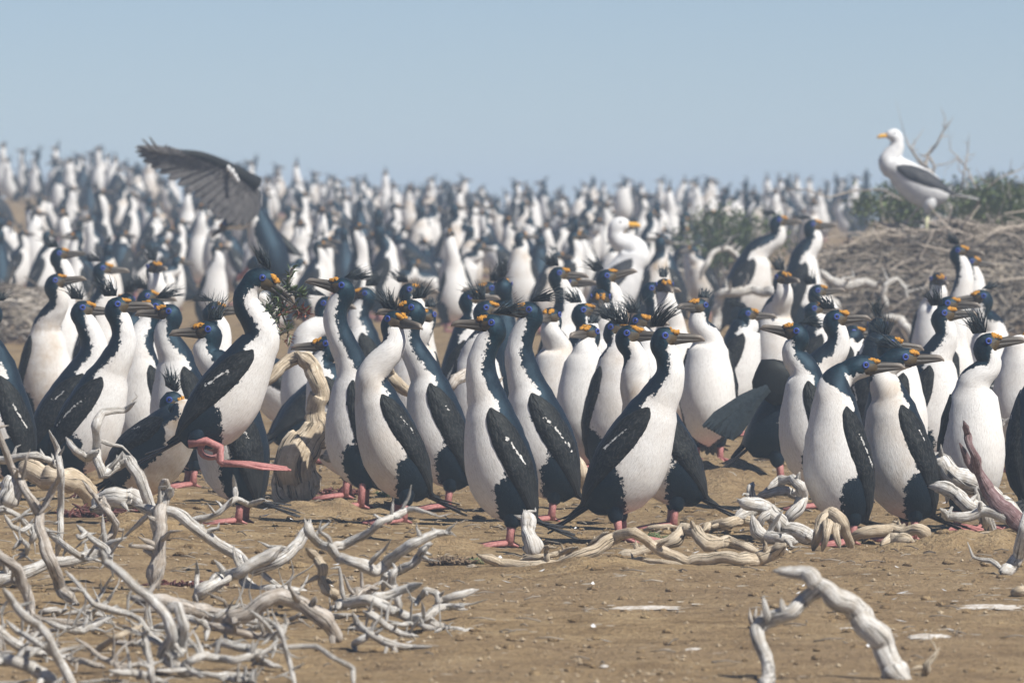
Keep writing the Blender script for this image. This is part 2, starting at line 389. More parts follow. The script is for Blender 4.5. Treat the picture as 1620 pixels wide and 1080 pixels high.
# ------------------------------------------------------------------ birds
BT = [0.0, 0.10, 0.25, 0.42, 0.58, 0.74, 0.88, 1.0]
B_D = [0.018, 0.036, 0.055, 0.066, 0.066, 0.061, 0.053, 0.046]     # dorsal half depth
B_V = [0.022, 0.056, 0.080, 0.087, 0.081, 0.068, 0.055, 0.046]     # ventral half depth
B_W = [0.030, 0.054, 0.068, 0.073, 0.071, 0.064, 0.056, 0.050]     # half width
NT = [0.0, 0.2, 0.45, 0.75, 1.0]
N_R = [0.0455, 0.0400, 0.0355, 0.0315, 0.0288]
HT = [0.0, 0.3, 0.55, 0.8, 1.0]
H_D = [0.0285, 0.0330, 0.0330, 0.0255, 0.0130]
H_V = [0.0270, 0.0240, 0.0225, 0.0190, 0.0125]
H_W = [0.0270, 0.0280, 0.0275, 0.0215, 0.0115]
THR_B = ([0.0, 0.10, 0.18, 0.40, 0.62, 0.78, 0.86, 0.93, 1.0], [180, 140, 86, 84, 92, 98, 86, 62, 62])
THR_N = ([0.0, 0.12, 0.35, 0.75, 1.0], [64, 76, 86, 82, 96])
THR_H = ([0.0, 0.35, 0.7, 1.0], [98, 116, 124, 128])

def bezier3(a, b, c, d, n):
    return [a * (1 - t) ** 3 + b * 3 * t * (1 - t) ** 2 + c * 3 * t * t * (1 - t) + d * t ** 3 for t in [k / n for k in range(n + 1)]]

class Bird:
    def __init__(s, head, hdir, tilt=20, ch=0.186, thighs=True, cx=0.0, ndir=None, fat=1.09, lowres=False, seed=0, thr=0.0, stain=0.15,
                 arch=0.012, gull=False, headsz=1.0, nk=(0.46, 0.44), lat=0.0):
        NR_ = [x * k_ for x, k_ in zip(N_R, (1.2, 1.18, 1.15, 1.1, 1.05))] if gull else N_R
        s.rng = random.Random(seed); s.low = lowres; s.gull = gull; s.hs = headsz
        ti = R(tilt)
        d = Vector((math.sin(ti), lat, math.cos(ti))).normalized(); s.d = d
        dorsal = Vector((-math.cos(ti), 0, math.sin(ti)))
        Lb = 0.285; C = Vector((cx, 0, ch)); T = C - d * 0.135; S = T + d * Lb
        h = hdir.normalized(); s.h = h
        hc = head - h * (0.008 * headsz); s.hc = hc
        up = Vector((0, 0, 1))
        sdv = (hc - S); 
        if ndir is None:
            n = (up * 0.75 + sdv.normalized() * 0.42 - h * 0.58).normalized()
        else: n = ndir.normalized()
        s.n = n
        Nk = hc - n * 0.034 * headsz
        B = hc + h * 0.040 * headsz
        nb, nn, nh = (9, 8, 6) if lowres else (15, 16, 10)
        body = []
        for k in range(nb):
            t = k / nb
            body.append(T + d * (Lb * t) - dorsal * (arch * math.sin(math.pi * t)))
        dist = (Nk - S).length
        s0 = (d * 1.0 + (Nk - S).normalized() * 0.18).normalized()
        neck = bezier3(S, S + s0 * dist * nk[0], Nk - n * dist * nk[1], Nk, nn)[:-1]
        hp = [Nk * (1 - t) ** 2 + hc * 2 * t * (1 - t) + B * t * t for t in [k / nh for k in range(nh + 1)]]
        pts = body + neck + hp
        tg, ds = frames(pts, dorsal)
        uh = up - h * up.dot(h)
        if uh.length < 0.05: uh = n - h * n.dot(h)
        uh.normalize(); s.uh = uh; s.sh = uh.cross(h).normalized() * -1   # right-hand side of the head is -sh
        s.lh = uh.cross(h).normalized()
        te = tg[-1]; de = ds[-1]; u2 = (uh - te * uh.dot(te)).normalized()
        ang = math.atan2(te.dot(de.cross(u2)), de.dot(u2))
        i0, i1 = nb - 1, nb + nn - 1
        for i in range(len(pts)):
            f = sstep(i0, i1, i)
            if f > 0: ds[i] = Matrix.Rotation(ang * f, 3, tg[i]) @ ds[i]
        s.T = T; s.S = S; s.body_pts = body + [S]; s.body_tg = tg[:nb + 1]; s.body_ds = ds[:nb + 1]; s.nb = nb
        fat *= s.rng.uniform(0.95, 1.04) if not gull else 1.0; nthick = s.rng.uniform(0.9, 1.03) if not gull else 1.0
        s.fat = fat
        n_a = 12 if lowres else 26
        mb = MB(); Vv = []; ms = []; hds = []; sts = []; uvl = []; Ls = 0; fss = []
        for i, p in enumerate(pts):
            if i: Ls += (pts[i] - pts[i - 1]).length
            if i < nb:
                t = i / nb; rd, rv, rw = interp(t, BT, B_D) * fat, interp(t, BT, B_V) * fat, interp(t, BT, B_W) * fat
                th = interp(t, *THR_B) + thr * (1 if t > 0.2 else 0); hd = 0; sg = 0.6 + 0.4 * (1 - t)
            elif i < nb + nn:
                t = (i - nb) / nn; r = interp(t, NT, NR_) * nthick; rd = rv = rw = r * (1 + (fat - 1) * (1 - t)); th = interp(t, *THR_N) + thr * (1 - 0.5 * t)
                hd = sstep(0.3, 1.0, t); sg = 0.9 * math.exp(-((t - 0.1) / 0.3) ** 2) + 0.25 + 0.5 * sstep(0.85, 1, t)
            else:
                t = (i - nb - nn) / nh; rd, rv, rw = interp(t, HT, H_D) * headsz, interp(t, HT, H_V) * headsz, interp(t, HT, H_W) * headsz
                th = interp(t, *THR_H); hd = 1; sg = 0.6
            sv = tg[i].cross(ds[i])
            for j in range(n_a):
                a = 2 * math.pi * j / n_a; ca, sa = math.cos(a), math.sin(a)
                rr = rd if ca > 0 else rv
                q = p + ds[i] * (ca * rr) + sv * (sa * rw)
                if not lowres: q = q + (ds[i] * ca + sv * sa) * (0.0022 * mnoise.noise(q * 38 + Vector((seed, 0, 0))))
                Vv.append(q)
                aa = min(a, 2 * math.pi - a)
                tm = -1.0
                if thighs and i < nb and i / nb < 0.6:
                    for sg_ in (-1, 1):
                        A_ = T + d * 0.075 - dorsal * 0.012 + Vector((0, sg_ * 0.056, 0)); B_ = Vector((A_.x * 0.2, sg_ * 0.034, 0.045))
                        ab = B_ - A_; k_ = min(1, max(0, (q - A_).dot(ab) / ab.dot(ab)))
                        tm = max(tm, lerp(0.043, 0.022, k_) - (q - (A_ + ab * k_)).length)
                ms.append(-0.5 if gull else max((R(th) - aa) * max(rw, 0.02), tm)); hds.append(hd); fss.append(0 if gull or i < nb + nn else sstep(0.45, 0.72, t) * sstep(1.0, 1.35, aa) * (1 - sstep(2.3, 2.75, aa) * (1 - sstep(0.6, 0.9, t))))
                sts.append(0 if gull else min(1, stain * sg * (1.0 if aa > 1.2 else 0.6)))
                uvl.append((math.cos(a) * rw * 20, math.sin(a) * rw * 20, Ls * 9))
        mb.add(Vv, ring_faces(len(pts), n_a), uvl, m=ms, hd=hds, st=sts, fs=fss)
        s.mb = mb
    def thigh(s, sgn, hip, ankle, r=(0.014, 0.019, 0.020, 0.016, 0.010), bow=0.001):
        p = [hip, hip.lerp(ankle, 0.3) + Vector((bow, sgn * 0.006, 0)), hip.lerp(ankle, 0.58) + Vector((bow * 0.8, sgn * 0.004, 0)), hip.lerp(ankle, 0.85), ankle]
        n = len(s.mb.v)
        pts = catmull(p, 1 if s.low else 3); m_ = len(pts)
        rad = [interp(k / (m_ - 1), [0, 0.3, 0.58, 0.85, 1], r) for k in range(m_)]
        tube(s.mb, pts, rad, 8 if s.low else 14, uvs=9, m=0.06 if not s.gull else -0.5, hd=0.0, st=0.0)
    def ring_at(s, t):
        nb = s.nb
        if t >= 0:
            x = min(t, 0.999) * nb; i = int(x); f = x - i
            p = s.body_pts[i].lerp(s.body_pts[i + 1], f); ds = s.body_ds[i].lerp(s.body_ds[i + 1], f).normalized(); tg = s.body_tg[i].lerp(s.body_tg[i + 1], f).normalized()
            rd, rv, rw = interp(t, BT, B_D) * s.fat, interp(t, BT, B_V) * s.fat, interp(t, BT, B_W) * s.fat
        else:
            p = s.T + s.td * (-t * 0.285); ds = s.body_ds[0]; tg = s.body_tg[0]
            k = max(0.25, 1 + t * 2.5); rd, rv, rw = 0.018 * k, 0.018 * k, 0.024 * k
        return p, ds, tg, rd, rv, rw
    def wing(s, sgn, root, tipt=-0.16, mat=None, lift=0.0):
        npp, nq = (12, 6) if s.low else (34, 16)
        Vv = []; U = []
        for i in range(npp + 1):
            p = i / npp; t = lerp(0.955, tipt, p)
            lo = interp(p, [0, 0.02, 0.06, 0.15, 0.3, 0.5, 0.7, 0.88, 1], [86, 95, 101, 102, 97, 89, 79, 65, 42]); hi = interp(p, [0, 0.02, 0.06, 0.15, 0.3, 0.6, 0.88, 1], [80, 66, 50, 32, 18, 10, 10, 36])
            c, hw = (lo + hi) / 2, (lo - hi) / 2
            P, ds, tg, rd, rv, rw = s.ring_at(t)
            for j in range(nq + 1):
                q = -1 + 2 * j / nq
                a = R(c + hw * q); ca, sa = math.cos(a), math.sin(a)
                sv = Vector((0, sgn, 0)) if abs(ds.y) < 0.9 else tg.cross(ds)
                rr = rd if ca > 0 else rv
                edge = 1 - abs(q) ** 5
                off = -0.004 + (0.013 * edge if q > 0 else 0.011 * (1 - q * q)) * interp(p, [0, 0.1, 0.5, 1], [0.45, 0.9, 1.0, 0.8])
                if not s.low: off += edge * (0.0016 * math.sin(q * 22 + 1) * sstep(0.55, 0.9, p) + 0.003 * mnoise.noise(Vector((q * 3, p * 9, sgn * 3 + s.rng.random() * 0.01))))
                dirv = ds * ca + sv * sa
                qv = P + ds * (ca * rr) + sv * (sa * rw) + dirv * (off + lift * sstep(0.5, 1, p))
                if qv.z < 0.006: qv.z = 0.006
                Vv.append(qv); U.append((q, p, 0))
        n = nq + 1
        fs = []
        for i in range(npp):
            for j in range(nq):
                f = (i * n + j, (i + 1) * n + j, (i + 1) * n + j + 1, i * n + j + 1)
                fs.append(f if sgn > 0 else f[::-1])
        return mesh_obj('wing', Vv, fs, mat or M['wing'], root, None, U)
    def tail(s, root, n=9, length=0.125, spread=26, mat=None):
        mb = MB(); T = s.T + s.d * 0.012; td = s.td
        side = Vector((0, 1, 0)); nor = td.cross(side).normalized()
        for k in range(n):
            f = (k / (n - 1)) * 2 - 1; a = R(spread) * f
            dv = (td * math.cos(a) + side * math.sin(a)).normalized(); wv = nor.cross(dv).normalized()
            ln = length * (1 - 0.25 * f * f); w0 = 0.0075
            base = T + side * (0.010 * f) + nor * (0.003 * (k % 2))
            Vv = []
            for x, wd in ((0, 0.6), (0.5, 1.0), (0.85, 0.9), (1.0, 0.35)):
                c = base + dv * (ln * x) - nor * (0.012 * x * x * abs(f))
                for e, hgt in ((-1, 0), (0, 0.0022), (1, 0), (0, -0.0015)):
                    v_ = c + wv * (e * wd * w0) + nor * hgt
                    if v_.z < 0.003: v_.z = 0.003
                    Vv.append(v_)
            mb.add(Vv, ring_faces(4, 4))
        return mb.build('tail', mat or M['tail'], root, smooth=False)
    def face(s, root, gape=0.0, bill_len=0.064):
        h, u, l = s.h, s.uh, s.lh; k = s.hs; hc = s.hc; ns = 5 if s.low else 9; nn = 6 if s.low else 10
        B = hc + h * 0.026 * k - u * 0.003
        def mand(up):
            mb = MB(); pts = []; rad = []
            for i in range(ns + 1):
                t = i / ns
                x = t * (bill_len + 0.014) * k
                if up: z = 0.0035 - 0.001 * t + (0.002 * math.sin(t * 3)) - (0.006 * sstep(0.86, 1, t))
                else: z = -0.0045 + 0.0032 * t - gape * t * 0.02
                pts.append(B + h * x + u * z * k)
                rad.append(interp(t, [0, 0.25, 0.6, 0.9, 1], [0.0140, 0.0112, 0.0084, 0.0074, 0.0030] if up else [0.0160, 0.0110, 0.0070, 0.0054, 0.0018]) * k)
            b0 = len(mb.v)
            tg, ds = frames(pts, u); Vv = []; U = []; kk = []
            for i, p in enumerate(pts):
                for j in range(nn):
                    a = 2 * math.pi * j / nn
                    Vv.append(p + u * (math.cos(a) * rad[i] * (0.85 if up else 0.72)) + l * (math.sin(a) * rad[i] * 0.86)); U.append((math.cos(a), math.sin(a), i / ns)); kk.append(i / ns)
            mb.add(Vv, ring_faces(len(pts), nn), U, k=kk)
            return mb
        if s.low:
            mb = mand(True); m2 = mand(False); mb.add(m2.v, m2.f, m2.uv, k=m2.a['k']); mb.build('bill', M['bill'], root)
        else:
            mand(True).build('upper_bill', M['bill'], root); mand(False).build('lower_bill', M['bill'], root)
        cm = MB(); rg = s.rng
        if s.low:
            blob(cm, hc + h * 0.036 + u * 0.0125, 0.0085, amp=0.4)
        else:
            for sg in (-1, 1):
                for e in range(4):
                    blob(cm, hc + h * (0.0255 + 0.0052 * e) + u * (0.0152 - 0.0012 * e + rg.uniform(-0.0008, 0.0008)) + l * sg * (0.0072 + rg.uniform(-0.001, 0.001)), (0.0068 - 0.0005 * e) * rg.uniform(0.85, 1.2), squash=(1.05, 1.05, 0.9), amp=0.9, seed=rg.random() * 50)
        cm.build('caruncle', M['caruncle'], root)
        if s.low: return
        for sg in (-1, 1):
            c = hc + h * 0.0135 + u * 0.0055 + l * sg * 0.0268; ax = (l * sg + h * 0.22 + u * 0.04).normalized()
            e1 = ax.cross(u).normalized(); e2 = ax.cross(e1)
            Vv = []; nu, nv_ = 16, 6
            for i in range(nu):
                A = 2 * math.pi * i / nu; rd = e1 * math.cos(A) + e2 * math.sin(A)
                for j in range(nv_):
                    Bq = 2 * math.pi * j / nv_
                    Vv.append(c + rd * (0.0058 + 0.0024 * math.cos(Bq)) + ax * (0.0017 * math.sin(Bq)))
            fs = [(i * nv_ + j, ((i + 1) % nu) * nv_ + j, ((i + 1) % nu) * nv_ + (j + 1) % nv_, i * nv_ + (j + 1) % nv_) for i in range(nu) for j in range(nv_)]
            e = mesh_obj('eye', Vv, fs, M['eye'], root)
            pm = MB(); blob(pm, c - ax * 0.0018, 0.0049, amp=0.0); pm.build('pupil', M['pupil'], e)
    def crest(s, root, el=100, length=0.055, spread=26, n=64, curl=0.0, wind=0.0):
        mb = MB(); rg = s.rng; h, u, l = s.h, s.uh, s.lh
        if s.low: n = 8
        lean = rg.uniform(-14, 14)
        for k in range(n):
            f = (k + 0.5) / n
            base = s.hc + u * 0.026 + h * lerp(0.010, -0.020, f) + l * rg.uniform(-0.008, 0.008)
            clump = math.sin(k * 2.4) * 9
            a = R(el + rg.gauss(0, spread * 0.55) + (f - 0.5) * 16 + clump); b_ = R(lean + rg.gauss(0, 13))
            dv = (h * math.cos(a) + u * math.sin(a)); dv = (dv * math.cos(b_) + l * math.sin(b_)).normalized()
            ln = length * (rg.uniform(0.75, 1.15) if rg.random() < 0.55 else rg.uniform(0.3, 0.7))
            cv = h * (curl * 0.5 + rg.gauss(-0.12, 0.16)) + l * rg.gauss(0, 0.12) + u * rg.uniform(-0.3, -0.02)
            pts = [base + dv * (ln * t) + cv * (ln * t * t) for t in ((0, 0.5, 1) if s.low else (0, 0.33, 0.66, 1.0))]
            r0 = 0.0048 if s.low else 0.0021
            rad = [r0, r0 * 0.8, 0.0004] if s.low else [r0, r0 * 0.9, r0 * 0.55, 0.0003]
            tube(mb, pts, rad, 3 if s.low else 4, flat=0.55)
        return mb.build('crest', M['crest'], root)

def leg_mesh(root, ankle, foot, mat, fwd=Vector((1, 0, 0)), toe=0.088, low=False, flat=True, side=Vector((0, 1, 0))):
    mb = MB()
    pts = [ankle, ankle.lerp(foot, 0.5), foot]
    tube(mb, pts, [0.0105, 0.0085, 0.0105], 6 if low else 9)
    lg = mb.build('leg', mat, root)
    fb = MB(); up = fwd.cross(side).normalized()
    dirs = [(-42, 0.62), (-14, 0.95), (12, 1.0), (38, 0.86)]
    base = foot + up * 0.002
    tips = [base + (fwd * math.cos(R(a)) + side * math.sin(R(a))) * (toe * l_) - up * 0.006 for a, l_ in dirs]
    for i, tp in enumerate(tips):
        tube(fb, [base + up * 0.004, base.lerp(tp, 0.5) + up * 0.004, tp + up * 0.001], [0.0075, 0.0055, 0.003], 5)
    heel = base - fwd * 0.022
    tube(fb, [base + up * 0.003, heel - up * 0.004], [0.006, 0.002], 5)
    for i in range(3):      # webs
        a_, b_ = tips[i], tips[i + 1]; md = (a_.lerp(b_, 0.5)).lerp(base, 0.16)
        top = [base + up * 0.003, a_ + up * 0.001, md + up * 0.0005, b_ + up * 0.001]
        bot = [v_ - up * 0.0022 for v_ in top]
        fb.add(top + bot, [(0, 1, 2), (0, 2, 3), (4, 6, 5), (4, 7, 6), (1, 5, 6, 2), (2, 6, 7, 3)])
    fo = fb.build('foot', mat, lg, smooth=True)
    return lg

def hdir_local(yaw, hyaw, pitch):
    a = R(hyaw - yaw); p = R(pitch)
    return Vector((math.cos(a) * math.cos(p), math.sin(a) * math.cos(p), math.sin(p)))

CREST = dict(up=dict(el=112, spread=15), back=dict(el=142, spread=15, length=0.062), tall=dict(el=98, length=0.075, spread=12), fwd=dict(el=70, curl=0.6, length=0.06),
             curl=dict(el=82, curl=1.3, length=0.072, spread=10), spiky=dict(el=104, spread=32, length=0.062), low=dict(el=150, length=0.042, spread=14), short=dict(el=118, length=0.036, spread=16))

def finish_bird(b, root, legs=True, wings=True, crest='up', gape=0.0, tail=True, anklez=0.046, footx=0.0, skin=None, spread=0.033, tipt=-0.16, taillen=0.125):
    tz = -min(0.78, max(0.15, (b.T.z - 0.008) / taillen)); b.td = Vector((-math.sqrt(1 - tz * tz), 0, tz))
    for sg in (-1, 1):
        if legs:
            hip = b.T + b.d * 0.075 - b.body_ds[2] * 0.010 + Vector((0, sg * 0.024, 0))
            ank = Vector((footx - 0.006, sg * spread, anklez)); ft = Vector((footx, sg * spread, 0.006))
            b.thigh(sg, hip, ank)
            leg_mesh(root, ank + Vector((0, 0, 0.012)), ft, skin or M['skin'], low=b.low)
    b.mb.build('body', M['plumage'], root)
    if wings:
        b.wing(1, root, tipt); b.wing(-1, root, tipt)
    if tail: b.tail(root, 5 if b.low else 9, taillen)
    b.face(root, gape)
    if crest: b.crest(root, **CREST[crest])
    return root

NEAR = 'cormorants crowded in the near part of the colony'
used_spots = []
def bird(label, fu, fv, yaw, tilt, eu, ev, hyaw, pitch=0, crest='up', f0=0.03, group=NEAR, extra=None, scale=1.0, legs=True, wings=True, tail=True, **kw):
    g = GP(fu, fv); s = F / g.y * scale
    used_spots.append((g.x, g.y))
    dx = (eu - fu) / s; zz = (fv - ev) / s
    zz += (ground_z(g.x, g.y) * -1 + SLOPE * g.y) / scale     # keep the head height over the plane
    c, sn = math.cos(R(yaw)), math.sin(R(yaw))
    if abs(c) > 0.45: f, l = dx / c, 0.0
    else: f = f0; l = (f * c - dx) / sn
    hd = hdir_local(yaw, hyaw, pitch)
    head = Vector((f, l, zz))
    root = empty('cormorant', g, R(yaw)); root.scale = (scale,) * 3
    tag(root, label, 'bird', group)
    fk = {k: kw.pop(k) for k in ('anklez', 'footx', 'gape', 'skin', 'tipt', 'taillen') if k in kw}
    seed = int(fu * 7 + fv * 13)
    kw.setdefault('stain', random.Random(seed).choice([0.05, 0.1, 0.2, 0.35, 0.5]))
    b = Bird(head, hd, tilt, seed=seed, **kw)
    finish_bird(b, root, legs=legs, crest=crest, wings=wings, tail=tail, **fk)
    if extra: extra(b, root)
    return root, b

# ------------------------------------------------------------------ the near birds, one by one
def near_birds():
    B = bird
    # left side
    B('cropped cormorant at the left frame edge, only crest, throat and dark back showing', 20, 790, 180, 14, -14, 490, 180, 5, 'short')
    B('large cormorant with a bushy windblown crest facing right, bill tip touching its neighbour', 128, 790, -8, 30, 184, 484, 0, 2, 'spiky', fat=1.1, ch=0.19, stain=0.25)
    B('cormorant with a glossy dark head bowed behind the bushy-crested bird, white breast showing', 92, 765, 0, 32, 128, 489, 0, -4, 'spiky', stain=0.15)
    B('tall cormorant at left with rusty stained breast, facing right over the others', 66, 705, -48, 8, 87, 446, 0, 8, None, stain=0.9)
    B('cormorant peering right just above the rusty breasted bird, orange caruncle showing', 80, 645, 0, 14, 92, 403, 0, 4, 'up')
    B('cormorant with a swept back crest and cream throat, behind the bushy-crested bird', 146, 650, -20, 14, 160, 426, 5, -2, 'back', stain=0.5)
    B('black-headed cormorant looking right between the cream-throated bird and the meeting bills', 222, 690, -25, 12, 231, 470, 0, -3, 'up')
    B('cormorant with its crest straight up, seen from behind the meeting bills, facing the camera', 246, 645, -80, 8, 244, 424, -60, 0, 'tall')
    B('dark-backed cormorant with white wing flecks turned away behind the bushy-crested bird', 198, 700, 62, 12, 200, 476, 120, 0, 'up')
    B('slim white-necked cormorant facing left, its bill meeting the bushy-crested bird', 238, 765, 205, 12, 247, 487, 190, 0, 'back', stain=0.3)
    B('cormorant with a long flat dark head stretched left, second bill in the meeting pair', 300, 775, 196, 14, 271, 495, 180, 0, None, stain=0.15)
    B('spiky-crested cormorant facing left with a swollen yellow caruncle, back and tail behind the walking bird', 382, 838, 168, 12, 331, 524, 186, -2, 'tall', stain=0.2)
    B('cormorant with one blue eye showing behind the swollen-caruncle bird, facing right', 318, 745, 0, 16, 336, 491, 0, 0, 'low')
    B('crouching muddy-bellied cormorant bowing its head low, crest fanned upright', 214, 806, -45, 58, 272, 632, -20, -30, 'spiky', ch=0.155, cx=0.05, fat=1.15, stain=1.0, thr=38)
    # centre, back to front
    B('cormorant with a hunched dark head behind the sprig, orange caruncle facing right', 500, 725, 200, 10, 514, 482, -20, -3, 'low', stain=0.15)
    B('low-headed cormorant facing left between the stump and the tall alert bird', 548, 790, 175, 22, 519, 546, 180, -3, 'low', stain=0.2)
    B('tall alert cormorant facing left with a swept crest, standing right of the gnarled stump', 574, 806, 172, 9, 543, 455, 180, 12, 'back', fat=0.98, stain=0.15, anklez=0.066)
    B('cormorant with its head down behind the tall alert bird, caruncle facing left', 588, 690, 180, 14, 580, 466, 180, -2, 'up')
    B('cormorant with a smooth dark head behind the two overlapping heads, facing right', 640, 690, 0, 14, 645, 460, 0, 0, 'up')
    B('cream-breasted cormorant facing the camera behind the two overlapping heads', 655, 735, -90, 8, 676, 500, -120, 0, 'short', stain=0.8)
    B('dark-necked cormorant facing left whose bill is hidden behind the ruffled head', 708, 806, 180, 20, 655, 489, 178, -4, 'up', stain=0.15)
    B('grey-breasted cormorant with a ruffled crest, head turned back to face right', 632, 832, 196, 26, 622, 507, -42, -8, 'spiky', stain=0.4, fat=1.04)
    B('cormorant facing right with a white throat above the bent brown branch', 722, 700, 0, 12, 741, 472, 0, 2, None)
    B('cormorant with a bright yellow caruncle facing left between two dark heads', 772, 685, 200, 8, 776, 458, 200, 0, 'spiky')
    B('cormorant seen from behind with a dark upright crest, beside the bright yellow caruncle', 797, 690, 95, 8, 796, 452, 80, 0, 'tall')
    B('white-bellied cormorant behind the bent brown branch, black head facing right', 750, 760, -70, 10, 766, 489, 0, -2, 'up', stain=0.25)
    B('cormorant looking left with an orange knobbly caruncle, whole white front and pink feet in view', 806, 868, 178, 19, 781, 514, 180, 3, 'back', stain=0.22, thr=-4)
    B('cormorant close behind the orange-knobbed bird, facing left with a long black wing', 872, 822, 180, 22, 840, 493, 180, 2, 'back', stain=0.22)
    B('tan-throated cormorant facing the camera, head hidden behind the long-winged bird', 882, 752, -96, 8, 872, 500, -110, -4, None, stain=0.7)
    B('cormorant with a tufted crest facing right, uppermost of the heads left of the white gull', 872, 690, 0, 12, 882, 434, 0, -2, 'up')
    B('half hidden cormorant just right of the tufted head, orange caruncle facing right', 892, 680, -10, 12, 899, 447, -10, 0, None)
    B('cormorant with a blue-black head facing right, white neck curved below it', 902, 745, 0, 14, 920, 493, 0, 3, 'up', stain=0.15)
    B('cormorant tilting its bill up to the right in front of the white gull', 942, 705, 0, 14, 958, 439, 0, 14, 'up')
    B('cormorant looking straight at the camera below the bill-raising bird', 950, 722, -95, 6, 950, 470, -92, -25, None)
    B('slim white cormorant facing front left with a double orange caruncle', 932, 768, -118, 6, 934, 527, -125, -2, 'short', stain=0.15)
    B('cormorant peeking right above the two crests behind the big curl-crested bird', 1010, 755, -30, 10, 1010, 510, -30, 0, 'spiky')
    B('spiky-crested cormorant second from front in the cluster behind the curl-crested bird', 968, 775, -50, 10, 971, 520, -30, 0, 'spiky')
    B('cormorant with body facing left and head turned right behind the curl-crested bird', 1062, 836, 186, 30, 992, 530, -14, 0, 'spiky', stain=0.6)
    B('big cormorant facing right with a forward curled crest, largest in the middle', 984, 862, -10, 33, 1048, 534, 0, 0, 'curl', fat=1.1, stain=0.25, ch=0.19)
    # centre right
    B('cormorant facing the camera with a plain white front, alone on the bare soil', 1121, 737, -97, 5, 1107, 485, -132, 2, 'short', stain=0.15, fat=1.04)
    B('cormorant with an orange caruncle facing front, left of the plain white-fronted bird', 1060, 700, -80, 7, 1050, 452, -75, -8, 'short')
    B('cormorant looking right, half covered by the front-facing bird at its side', 1020, 690, -10, 12, 1028, 458, 0, 0, None)
    B('dark-headed cormorant bending forward before the white root logs, facing right', 1150, 690, 0, 22, 1180, 498, 0, -2, 'low')
    B('upright cormorant with long cream neck facing front right, beneath the two nest birds', 1222, 668, -62, 7, 1236, 440, -55, -4, 'up', stain=0.5)
    B('large dark cormorant standing left of the twig mound, white throat stripe facing right', 1172, 553, 0, 22, 1230, 350, 0, 0, 'low', scale=1.12, fat=1.25, ch=0.22)
    B('slender dark cormorant at the left foot of the twig mound, beside a larger one', 1258, 566, 12, 12, 1284, 357, 0, 2, 'low', scale=1.12, fat=1.1, ch=0.22)
    B('tufted cormorant bending right with a long raised bill, below the white root logs', 1268, 665, 0, 34, 1291, 462, 0, 5, 'spiky')
    B('orange caruncle bird whose head shows just under the tufted bending bird', 1270, 690, 0, 26, 1285, 490, 0, -2, None)
    B('cormorant seen from behind as a round black head with a halo of crest feathers', 1390, 742, 92, 6, 1389, 516, 88, -4, 'spiky')
    B('small-headed dark cormorant facing right behind the round black head', 1325, 735, 0, 16, 1347, 528, 0, -2, None)
    B('cormorant with a wispy raised crest hidden behind the leaning pair', 1404, 790, 20, 10, 1404, 545, 10, -5, 'spiky')
    B('long-necked cormorant facing left with its bill raised, left of the leaning pair', 1294, 806, 178, 12, 1262, 527, 180, 10, 'low', stain=0.15, fat=0.98)
    B('leaning cormorant with a yellow caruncle, foremost of the pair craning right', 1338, 856, 202, 11, 1366, 581, 0, 2, None, stain=0.25, fat=1.1, ndir=Vector((-0.85, 0.25, 0.42)), thr=-6)
    B('leaning cormorant with a dull tan caruncle, behind the foremost of the pair craning right', 1436, 850, 198, 17, 1428, 568, 0, 2, 'back', stain=0.5, ndir=Vector((-0.8, 0.2, 0.5)))
    B('upright cormorant facing right with a tall crest and long bill above the leaning pair', 1462, 765, -12, 12, 1490, 498, 0, 3, 'tall', stain=0.15)
    B('cormorant with white neck hidden close behind the tall-crested long-billed bird', 1492, 735, 10, 10, 1498, 482, -10, 0, None)
    B('cormorant with a bristling backswept crest and white front behind the gnarled right logs', 1535, 838, -72, 8, 1559, 543, 0, 6, 'tall', stain=0.15, fat=1.04)
    B('cormorant standing before the mound with tufted crest and bright white breast', 1512, 635, -50, 10, 1515, 398, -15, -4, 'up')
    B('cormorant half hidden behind the tufted bright-breasted bird, facing right', 1530, 622, -20, 10, 1534, 415, 0, -6, None)
    B('cormorant facing front with its dark face before the mound, left of the bright-breasted bird', 1478, 645, -85, 6, 1482, 443, -70, -6, None)
    B('cormorant facing left with a pale bill at the mound foot, white belly to the camera', 1572, 690, -118, 8, 1554, 470, 190, -4, 'low')
    B('low crouching dark cormorant tucked behind the bristling-crested bird', 1590, 700, 180, 62, 1532, 615, 180, -10, None, ch=0.13, legs=False)
    B('cropped cormorant at the right frame edge, only its bill and white belly in view', 1628, 745, 196, 10, 1640, 536, 180, 0, None)
    B('glossy dark back of a cormorant cropped by the lower right frame edge', 1644, 836, 68, 16, 1665, 560, 60, 0, None)
    B('crouched dark cormorant behind the stump with wing flecks, body low to the ground', 455, 690, 178, 55, 392, 590, 180, -20, None, ch=0.15)
    B('dark resting cormorant between the stump and the sprig, lying low', 490, 735, 20, 50, 560, 610, 0, -20, None, ch=0.16)

    # the bird with a half-open drooping wing
    def droop(b, root):
        mb = MB(); hinge = Vector((-0.01, -0.09, 0.27)); rows = 13
        for k in range(rows):
            f = k / (rows - 1)
            a = R(lerp(206, 232, f)); ln = lerp(0.20, 0.11, f ** 0.8)
            base = hinge + Vector((-0.02 - 0.035 * f, -0.004 * k * 0.3, -0.01 - 0.035 * f))
            dv = Vector((math.cos(a), -0.12, math.sin(a))).normalized(); wv = Vector((0, 1, 0)).cross(dv).normalized()
            Vv = []
            for x, wd in ((0, 0.7), (0.4, 1), (0.8, 0.9), (1, 0.25)):
                c = base + dv * (ln * x) + Vector((0, 0.012 * x - 0.0035 * (k % 3), -0.02 * x * x))
                for e, hh in ((-1, 0), (0, 0.003), (1, 0), (0, -0.003)): Vv.append(c + wv * (e * wd * 0.017) + Vector((0, hh, 0)))
            mb.add(Vv, ring_faces(4, 4), [(0.1 * k, 0.5, 0)] * 16)
        mb.build('wing', M['crest'], root, smooth=False)
